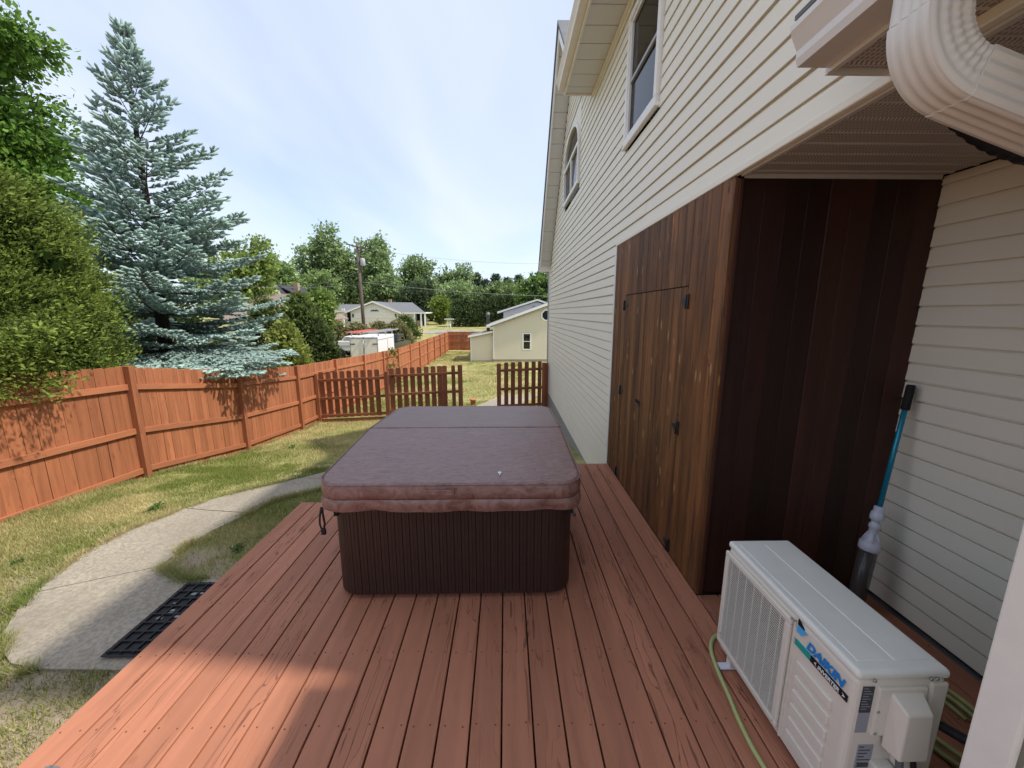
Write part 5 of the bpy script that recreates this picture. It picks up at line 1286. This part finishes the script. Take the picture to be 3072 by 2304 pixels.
def shell_points(blobs, m, r, inner=.55):
    w = np.array([b[3]*b[4]+b[4]*b[5]+b[3]*b[5] for b in blobs]); k = r.choice(len(blobs), m, p=w/w.sum())
    B = np.array(blobs)[k]; d = unit(r.normal(size=(m,3))); rad = r.uniform(inner, 1.02, m)[:,None]
    lump = 1+.16*np.sin(d[:,:1]*5.1+k[:,None])+.12*np.sin(d[:,1:2]*6.7+2*k[:,None])
    return B[:,:3]+d*B[:,3:]*rad*lump, unit(d/B[:,3:])
def limbs(b, base, fork, ends, r0, rnd):
    b.tube([base, (base[0]*.5+fork[0]*.5+rnd.uniform(-.1,.1), base[1]*.5+fork[1]*.5, base[2]*.5+fork[2]*.5), fork], [r0*1.25, r0, r0*.8], 9)
    for e in ends:
        mid = tuple(fork[i]*.5+e[i]*.5+rnd.uniform(-.12,.12)*abs(e[2]-fork[2]) for i in range(3))
        b.tube([fork, mid, e], [r0*.55, r0*.35, r0*.10], 6)
def broadleaf(name, label, cat, base, fork, blobs, m, per, spread, size, A, B, seed, r0=.25, group=None, asp=.62, inner=.5, bark='bark', up=.1):
    r = np.random.default_rng(seed); rnd = random.Random(seed)
    t = empty(name, base, label, cat, group)
    b = MB(); limbs(b, base, fork, [(q[0], q[1], q[2]+.3*q[5]) for q in blobs]+[(q[0]+.5*q[3]*rnd.uniform(-1,1), q[1], q[2]+.6*q[5]*rnd.random()) for q in blobs], r0, rnd)
    b.obj('trunk', bark, t)
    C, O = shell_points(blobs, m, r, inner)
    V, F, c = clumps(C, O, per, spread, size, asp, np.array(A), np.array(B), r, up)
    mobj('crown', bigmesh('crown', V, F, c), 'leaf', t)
    return t

# --- blue spruce behind the fence
def blue_spruce():
    r = np.random.default_rng(17); bx, by = -8.20, 9.35
    t = empty('blue_spruce', (bx, by, gzf(bx,by)), 'tall blue spruce with layered branches overhanging the fence', 'spruce tree', )
    zb = gzf(bx, by)-.2
    top = np.array([-7.88, 9.25, 7.50])
    def trunk(z): s = (z-zb)/(top[2]-zb); return np.array([bx+(top[0]-bx)*s, by+(top[1]-by)*s, z])
    b = MB(); b.tube([trunk(z) for z in (zb, .5, 2, 4, 6, 7.62)], [.17,.15,.125,.085,.04,.012], 9); b.obj('trunk', 'bark_dark', t)
    wood_ = MB(); TB, TD, TL, TR_, TC = [], [], [], [], []
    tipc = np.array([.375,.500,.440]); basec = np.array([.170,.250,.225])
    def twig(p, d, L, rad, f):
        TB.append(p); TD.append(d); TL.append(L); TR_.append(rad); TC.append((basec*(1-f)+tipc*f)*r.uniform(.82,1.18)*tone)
    z = .50; az0 = 0.0; wi = 0; tone = 1.0
    while z < 7.55:
        h = (z-.4)/7.2; step = .20*(1-h)+.29
        nb = 8 if h < .45 else (6 if h < .7 else 4)
        Lmax = float(np.interp(z, [.4,2,3.9,5.2,6.0,6.9,7.4,7.6], [2.42,2.28,1.80,1.25,.92,.42,.20,.10]))
        extra = [] if wi not in (1, 2) else ([(-.47,.98,3.3),(-.20,1.05,3.1),(-.72,.95,3.05),(-.60,1.1,3.2)] if wi == 1 else [(-.34,1.2,3.25),(.0,1.2,2.95),(-.90,1.1,2.7)])
        for k in range(nb+(3 if h < .45 else (1 if h < .7 else 0))+len(extra)):
            inter = k >= nb
            a = az0+2*math.pi*k/nb+r.normal(0,.16) if not inter else r.uniform(0, 6.28)
            zz = z+(r.uniform(.25,.75)*step if inter else r.normal(0,.03)); L = Lmax*(r.uniform(.45,.75) if inter else r.uniform(.84,1.10))
            if math.cos(a)*-.75+math.sin(a)*-.66 > .35 and z > 1.6: L *= .78
            e0 = -0.10+1.05*h**1.3+r.normal(0,.06); up = (.22 if h < .5 else .12)*L
            kx = k-(nb+(3 if h < .45 else (1 if h < .7 else 0)))
            if kx >= 0: a, zz, L = extra[kx]; e0 = -.06; up = .10*L
            hd = np.array([math.cos(a), math.sin(a), 0.0]); o = trunk(min(zz,7.58))
            tone = r.uniform(.78, 1.14)
            sl = np.linspace(0, 1, 9)
            P = [o+hd*L*s*math.cos(e0)+np.array([0,0,L*math.sin(e0)*s-.13*L*s+up*s*s]) for s in sl]
            wood_.tube(P, [.016*(1-.85*s)*(L/2+.35) for s in sl], 4, cap=False)
            side = np.array([-hd[1], hd[0], 0.0])
            nlet = int(4+L*(8.5 if h < .45 else 5.0))
            for j in range(nlet):
                s = .16+.84*(j+.5)/nlet; i = min(int(s*8), 7); f = s*8-i; p = P[i]*(1-f)+P[i+1]*f
                fw = unit(P[min(i+1,8)]-P[i]); sg = 1 if j % 2 else -1
                ll = (.40*L*(1-s)**.75+.11)*r.uniform(.7,1.15)*(1 if h < .65 else .72)
                d = unit(fw*.72+side*sg*.78+np.array([0,0,-.05+.18*h])+r.normal(0,.07,3))
                wood_.tube([p, p+d*ll*.5, p+d*ll], [.006,.005,.003], 3, cap=False)
                nt_ = max(2, int(ll/.060))
                for q in range(nt_):
                    u = (q+.8)/nt_; pp = p+d*ll*u+np.array([0,0,-.03*u*u]); s2 = 1 if q % 2 else -1
                    lat = unit(np.cross(d, np.array([0,0,1.])))*s2
                    dd = unit(d*.75+lat*.72+np.array([0,0,.06])+r.normal(0,.10,3))
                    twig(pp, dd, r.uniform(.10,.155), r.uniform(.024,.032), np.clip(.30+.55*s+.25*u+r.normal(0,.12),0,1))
                twig(p+d*ll*.9, d, r.uniform(.13,.18), .030, np.clip(.5+.5*s,0,1))
                twig(p+d*ll*.35, unit(d+np.array([0,0,.25])), r.uniform(.10,.15), .028, .35)
            twig(P[-1]-unit(P[-1]-P[-2])*.06, unit(P[-1]-P[-2]+np.array([0,0,.02])), .24, .028, 1.0)
        z += step; az0 += .75; wi += 1
    for k in range(8):
        zz = 7.0+.075*k; a = k*2.4
        twig(trunk(zz), unit(np.array([.55*math.cos(a), .55*math.sin(a), 1.0])), .22+.02*k, .018, .7)
    twig(np.array(top)-np.array([0,0,.05]), np.array([.03,0,1.]), .32, .02, .8)
    wood_.obj('branches', 'bark', t)
    B, D, L, Rr, Cc = map(np.array, (TB, TD, TL, TR_, TC)); n = len(B); D = unit(D)
    S = unit(np.cross(D, unit(r.normal(size=(n,3))))); N = np.cross(D, S)
    V = []; C = []
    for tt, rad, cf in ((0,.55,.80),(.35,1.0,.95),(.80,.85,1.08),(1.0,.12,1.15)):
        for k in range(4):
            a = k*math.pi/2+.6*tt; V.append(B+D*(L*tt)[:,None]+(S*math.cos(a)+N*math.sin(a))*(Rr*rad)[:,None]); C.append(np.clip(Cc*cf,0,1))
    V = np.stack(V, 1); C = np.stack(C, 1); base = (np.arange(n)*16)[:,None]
    fl = np.array([(i*4+k, i*4+(k+1)%4, (i+1)*4+(k+1)%4, (i+1)*4+k) for i in range(3) for k in range(4)])
    F = (base[:,:,None]+fl[None]).reshape(-1,4)
    # loose needles that break the outline of every twig
    nn = 7; i = np.repeat(np.arange(n), nn); u = r.uniform(.1,1.0,len(i))[:,None]; ph = r.uniform(0,6.28,len(i))[:,None]
    q = B[i]+D[i]*L[i][:,None]*u; rd = S[i]*np.cos(ph)+N[i]*np.sin(ph); tip = q+(rd*.82+D[i]*.55)*(Rr[i]*1.9)[:,None]; wv = np.cross(rd, D[i])*.0042
    V2 = np.stack([q-wv, q+wv, tip, tip], 1).reshape(-1,3); F2 = np.arange(len(V2)).reshape(-1,4)[:, :3]
    c2 = np.repeat(np.clip(Cc[i]*1.12,0,1), 4, 0)
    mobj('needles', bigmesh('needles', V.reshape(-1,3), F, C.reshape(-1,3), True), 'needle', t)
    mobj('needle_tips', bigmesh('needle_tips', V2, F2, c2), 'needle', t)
blue_spruce()

# --- big cedar at the left edge, in front of the spruce
def cedar():
    r = np.random.default_rng(5); cx_, cy_ = -7.75, 5.15
    t = empty('cedar_tree', (cx_, cy_, gzf(cx_,cy_)), 'dense yellow green cedar leaning over the left end of the fence', 'cedar tree')
    b = MB(); b.tube([(cx_,cy_,-.7),(cx_+.05,cy_,1.5),(cx_,cy_+.05,4.2)], [.16,.12,.03], 8)
    for k in range(26):
        a = k*2.4; z = .2+.15*k; b.tube([(cx_,cy_,z),(cx_+1.3*math.cos(a)*(1-z/6),cy_+1.3*math.sin(a)*(1-z/6),z+.35)], [.03,.01], 5)
    b.obj('trunk', 'bark', t)
    m = 3600; z = r.uniform(-.45, 4.15, m); a = r.uniform(0, 6.283, m)
    def rad(z): return np.where(z < 1.2, 1.92-.10*(1.2-z), 1.92*np.sqrt(np.clip(1-((z-1.2)/2.95)**2.2, .0, 1)))
    lump = 1+.10*np.sin(3*a+z*1.7)+.08*np.sin(5*a-2.3*z)+.06*np.sin(9*a+4.1*z)
    rr_ = rad(z)*lump*np.where(r.random(m) < .78, r.uniform(.88,1.03,m), r.uniform(.55,.88,m))
    C = np.stack([cx_+rr_*np.cos(a), cy_+rr_*np.sin(a), z], -1); O = unit(np.stack([np.cos(a), np.sin(a), .35+.25*(z-1.5)/3], -1))
    C[:,0] = np.where(C[:,2] < 1.35, np.minimum(C[:,0], -6.05-.25*r.random(m)), C[:,0])
    # hanging fringe over the fence
    k = 300; C2 = np.stack([r.uniform(-6.05,-5.25,k), r.uniform(2.8,4.9,k), r.uniform(1.05,1.85,k)], -1); C2[:,2] -= .25*(C2[:,0]+5.65);
    O2 = unit(np.stack([np.full(k,.9), r.normal(0,.4,k), np.full(k,-.35)], -1))
    A = np.array([.030,.052,.011]); Bc = np.array([.165,.215,.040])
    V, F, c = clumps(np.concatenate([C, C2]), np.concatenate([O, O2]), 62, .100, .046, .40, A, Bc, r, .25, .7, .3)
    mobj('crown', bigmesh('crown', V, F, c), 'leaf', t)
    V, F, c = clumps(C*np.array([.86,.86,.97])+np.array([cx_*.14,cy_*.14,0]), O, 6, .14, .12, .5, A*.8, A*1.2, r)
    mobj('inner_crown', bigmesh('inner_crown', V, F, c), 'leaf', t)
cedar()

# --- maple above the cedar, and a dark conifer top behind it
broadleaf('maple_tree', 'tall dark green maple filling the upper left corner', 'maple tree', (-13.2,9.8,gzf(-13.2,9.8)), (-13.0,9.9,2.2),
    [(-12.9,10.0,5.0,2.5,2.4,2.6),(-13.6,9.9,6.6,2.0,2.0,1.3),(-11.9,10.0,4.3,1.6,1.5,1.5),(-12.4,10.0,5.9,1.5,1.5,1.2),(-12.9,10.0,8.15,1.6,1.5,.55),(-11.5,10.0,8.0,1.0,.9,.38),(-12.0,10.0,7.6,.9,.9,.32),(-14.2,10.0,8.0,1.4,1.4,1.0)],
    2600, 34, .20, .105, (.030,.066,.014), (.110,.200,.030), 23, .28, asp=.6, up=-.25)
def conifer(name, label, x, y, h, rad, A, B, seed, m=260, per=16, size=.32, group=None, z0=None, cat='conifer', bare=.04):
    r = np.random.default_rng(seed); zb = gzf(x,y) if z0 is None else z0
    t = empty(name, (x,y,zb), label, cat, group)
    b = MB(); b.tube([(x,y,zb-.1),(x,y,zb+h*.5),(x,y,zb+h*.97)], [rad*.07,rad*.05,rad*.01], 7); b.obj('trunk', 'bark_dark', t)
    u = r.random(m)**.8*(1-bare)+bare; a = r.uniform(0, 6.283, m); lay = .82+.22*np.abs(np.sin(u*h*3.0/max(rad*.6,.4)+a*.7))
    rr_ = rad*(1-u)**.82*lay*r.uniform(.6,1.05,m)
    C = np.stack([x+rr_*np.cos(a), y+rr_*np.sin(a), zb+h*u], -1); O = unit(np.stack([np.cos(a), np.sin(a), np.full(m,.15)], -1))
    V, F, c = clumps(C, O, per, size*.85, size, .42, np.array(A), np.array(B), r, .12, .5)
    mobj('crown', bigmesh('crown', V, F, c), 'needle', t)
    return t
conifer('spruce', 'brownish conifer top showing between maple and blue spruce', -16.6, 14.0, 10.6, 1.6, (.050,.050,.034), (.100,.095,.065), 31, 800, 16, .18, cat='conifer')

# --- shrubs on the neighbour's lawn
def bush(name, label, x, y, rx, ry, h, A, B, seed, m=260, per=16, size=.2, group=None, taper=1.6, cat='shrub', asp=.45, z0=None):
    r = np.random.default_rng(seed); zb = gzf(x,y) if z0 is None else z0; t = empty(name, (x,y,zb), label, cat, group)
    b = MB(); b.tube([(x,y,zb-.1),(x,y,zb+h*.6)], [rx*.09,rx*.03], 6)
    for k in range(7):
        a = k*.9; b.tube([(x,y,zb+.05),(x+rx*.6*math.cos(a),y+ry*.6*math.sin(a),zb+h*.6)], [rx*.05,rx*.015], 5)
    b.obj('stem', 'bark', t)
    u = r.uniform(.02,1,m); a = r.uniform(0,6.283,m); pr = np.clip(1-np.clip((u-.25)/.75,0,1)**taper, 0, 1)**.75
    f = pr*r.uniform(.7,1.04,m)*(1+.12*np.sin(4*a+u*7))
    C = np.stack([x+rx*f*np.cos(a), y+ry*f*np.sin(a), zb+h*u], -1); O = unit(np.stack([np.cos(a),np.sin(a),.2+u*.6],-1))
    V, F, c = clumps(C, O, per, size*.8, size, asp, np.array(A), np.array(B), r, .3, .7)
    mobj('crown', bigmesh('crown', V, F, c), 'leaf', t)
bush('yew', 'dark yew bush behind the foot of the blue spruce', -13.2, 15.0, 2.0, 1.8, 4.6, (.020,.034,.012), (.065,.090,.030), 46, 520, 18, .17, 'shrubs on the neighbour lawn')
bush('yew', 'second dark yew between cedar and blue spruce trunk', -14.6, 13.0, 1.9, 1.8, 5.2, (.020,.034,.012), (.065,.090,.030), 47, 520, 18, .17, 'shrubs on the neighbour lawn')
bush('arborvitae', 'dark conical arborvitae right of the blue spruce', -14.9, 24.5, 1.5, 1.4, 4.4, (.028,.046,.014), (.095,.120,.034), 41, 420, 16, .22, 'shrubs on the neighbour lawn')
bush('juniper', 'feathery yellow green juniper beside the dark arborvitae', -13.2, 23.3, 1.1, 1.0, 3.1, (.062,.088,.018), (.215,.245,.060), 42, 320, 16, .22, 'shrubs on the neighbour lawn')
bush('arborvitae', 'tall full cedar shrub with grassy tip behind the juniper', -14.4, 27.6, 1.9, 1.6, 5.0, (.034,.058,.017), (.120,.160,.044), 43, 520, 16, .24, 'shrubs on the neighbour lawn')
bush('arborvitae', 'lower dark green shrub left of the white trailer', -13.0, 27.0, 1.2, 1.2, 3.2, (.024,.040,.015), (.078,.105,.033), 44, 320, 16, .22, 'shrubs on the neighbour lawn')
broadleaf('young_maple', 'light green young maple left of the garage house', 'tree', (-15.2,32,gzf(-15.2,32)), (-15.2,32,.3), [(-15.2,32,1.9,1.5,1.4,1.5),(-15.0,32,3.0,1.0,1.0,.8),(-16.0,32.2,2.2,.9,.9,1.1)], 330, 14, .2, .26, (.050,.085,.016), (.150,.210,.045), 45, .09)
for i, (x, lab, h) in enumerate(((-16.2,'leftmost flowering lilac bush before the garage house',2.9),(-14.3,'lilac bush with dull pink flower heads left of the utility pole',2.75),(-12.3,'lilac bush under the utility pole behind the trailer',2.8),(-10.6,'low lilac bush right of the utility pole',2.85))):
    bush('lilac_bush', lab, x, 37.2+.4*i, 1.35, 1.2, h, (.060,.072,.026), (.210,.195,.090), 50+i, 330, 14, .22, 'lilac bushes behind the trailer', 2.6, asp=.6)
bush('shrub', 'round green shrub right of the trailer before the ranch house', -12.0, 46.5, 1.5, 1.3, 2.6, (.030,.052,.014), (.095,.130,.035), 57, 260, 14, .26, None, 2.6)
# sapling growing at the fence behind the picket panel
bush('sapling', 'thin light green sapling growing against the long fence', -5.45, 18.6, .30, .25, 1.95, (.060,.090,.020), (.150,.190,.050), 58, 26, 10, .13, None, 2.0, 'sapling')

# --- far trees
g = 'trees beyond the far houses'
def oak(label, x0, x1, ztop, zbot, y, A, B, seed, m=420, per=14, size=.55, loose=.55, name='oak_tree'):
    size *= .78; per = int(per*1.5)
    xm = (x0+x1)/2; w = (x1-x0)/2; h = ztop-zbot; rq = random.Random(seed); zg = gzf(xm,y)
    zbot = zbot-min(2.2, .55*max(0, zbot-zg)); h = ztop-zbot
    bl = [(xm, y, zbot+h*.50, w*.66, w*.6, h*.46)]
    for k in range(9):
        a = k*1.05+rq.random(); bl.append((xm+w*.55*math.cos(a), y+w*.4*math.sin(a), zbot+h*rq.uniform(.18,.82), w*rq.uniform(.28,.50), w*.4, h*rq.uniform(.14,.26)))
    broadleaf(name, label, 'tree', (xm,y,zg), (xm+rq.uniform(-.5,.5),y,zg+(zbot-zg)*.75+h*.08), bl, m, per, size*1.25, size, A, B, seed, w*.055+.12, g, asp=.7, inner=loose)
gA, gB = (.075,.115,.048), (.235,.310,.130)
oak('largest spreading oak left of the utility pole', -42.6, -30.0, 18.2, 2.2, 80, gA, gB, 61, 760, 14, .60)
oak('tall oak behind the utility pole', -31.8, -21.4, 17.9, 2.6, 82, gA, gB, 62, 640, 14, .60)
oak('mid height tree right of the blue spruce', -45.5, -36.0, 12.4, 2.5, 70, (.070,.115,.040), (.215,.300,.100), 63, 480)
oak('pale green tree peeking out behind the blue spruce', -31.0, -26.0, 10.0, 3.0, 45, (.080,.120,.028), (.205,.270,.070), 64, 380, 14, .42)
oak('open crowned oak right of the garage house chimney', -24.4, -14.6, 14.6, 3.2, 88, (.075,.115,.048), (.235,.305,.130), 65, 420, 13, .58, .3)
oak('airy oak right of the dark round maple', -17.4, -6.8, 12.6, 3.2, 92, (.075,.115,.048), (.235,.305,.130), 66, 460, 13, .58, .35)
oak('rounded tree filling the gap left of the cottage', -60.0, -47.0, 13.0, 1.5, 78, gA, gB, 67, 420)
oak('dark dense round maple right of the ranch house', -19.4, -12.3, 7.6, .6, 72, (.022,.036,.018), (.070,.098,.044), 68, 520, 14, .42)
oak('small lime green tree beside the dark maple', -12.4, -9.4, 4.8, .6, 66, (.070,.105,.018), (.17,.22,.04), 69, 220, 12, .35)
oak('green leafy tree beside the far corner of the house', 1.5, 8.5, 8.4, .8, 58, (.045,.085,.026), (.145,.220,.060), 70, 480, 14, .45)
oak('leafy tree behind the outbuilding roof', -3.5, 3.5, 7.8, .8, 76, (.050,.085,.034), (.165,.220,.085), 71, 380)
cr_ = [(-11.8,96,10.4,'leftmost spire of the far conifer row'),(-9.6,93,9.4,'second conifer of the far row above the arborvitae hedge'),(-7.0,97,11.2,'tallest pointed conifer of the far row'),(-4.6,92,9.2,'squat conifer right of the tallest far spire'),(-2.3,95,10.6,'slim far conifer above the shed flue'),(.4,93,9.6,'far conifer above the outbuilding gable'),(3.2,96,10.4,'rightmost far conifer beside the house corner')]
for i, (x, y, h, lab) in enumerate(cr_):
    conifer('conifer_tree', lab, x, y, h, 2.9, (.028,.048,.030), (.085,.120,.070), 80+i, 300, 13, .5, g)
for i in range(7):
    x = -7.3+1.33*i; h = (3.9,4.2,3.8,4.3,4.5,4.9,5.1)[i]
    bush('arborvitae', ('leftmost','second','third','fourth','fifth','sixth','rightmost')[i]+' dark arborvitae of the clipped hedge behind the lawn'+(' counted from the left' if 0 < i < 6 else ''), x, 60+.25*i, .95, .9, h, (.026,.046,.019), (.080,.112,.042), 100+i, 200, 14, .28, 'arborvitae hedge', 2.8)
oak('distant tree mass left of the oaks', -80, -60, 15, 1, 100, gA, gB, 120, 420, 13, .9)
oak('distant tree mass behind the oaks', -52, -30, 15, 1, 110, gA, gB, 121, 420, 13, .9)
oak('distant tree mass behind the ranch house', -32, -10, 11.5, 1, 112, gA, gB, 122, 420, 13, .9)
oak('distant tree mass behind the conifers', -14, 12, 9.5, .5, 115, (.045,.075,.038), (.150,.200,.095), 123, 420, 13, .9)
oak('broad leafy tree between cottage and big oak', -36.5, -27.0, 9.5, .5, 66, (.070,.110,.040), (.215,.290,.100), 131, 420, 14, .48)
oak('round crowned tree behind the ranch house roof', -27.5, -19.0, 9.8, .5, 78, gA, gB, 132, 420, 14, .5)
oak('leafy tree left of the dark maple behind the porch', -20.0, -12.0, 9.2, .5, 84, gA, gB, 133, 420, 14, .5)
oak('green tree above the lime coloured tree', -14.0, -6.0, 8.6, .5, 82, gA, gB, 134, 400, 14, .5)
oak('leafy tree between the far conifers and the hedge', -6.5, .5, 7.6, .4, 74, (.055,.090,.036), (.175,.235,.090), 135, 360, 14, .45)
oak('dense low tree behind the shed flue', -1.5, 4.5, 6.6, .2, 66, (.045,.080,.028), (.145,.205,.065), 136, 360, 14, .42)
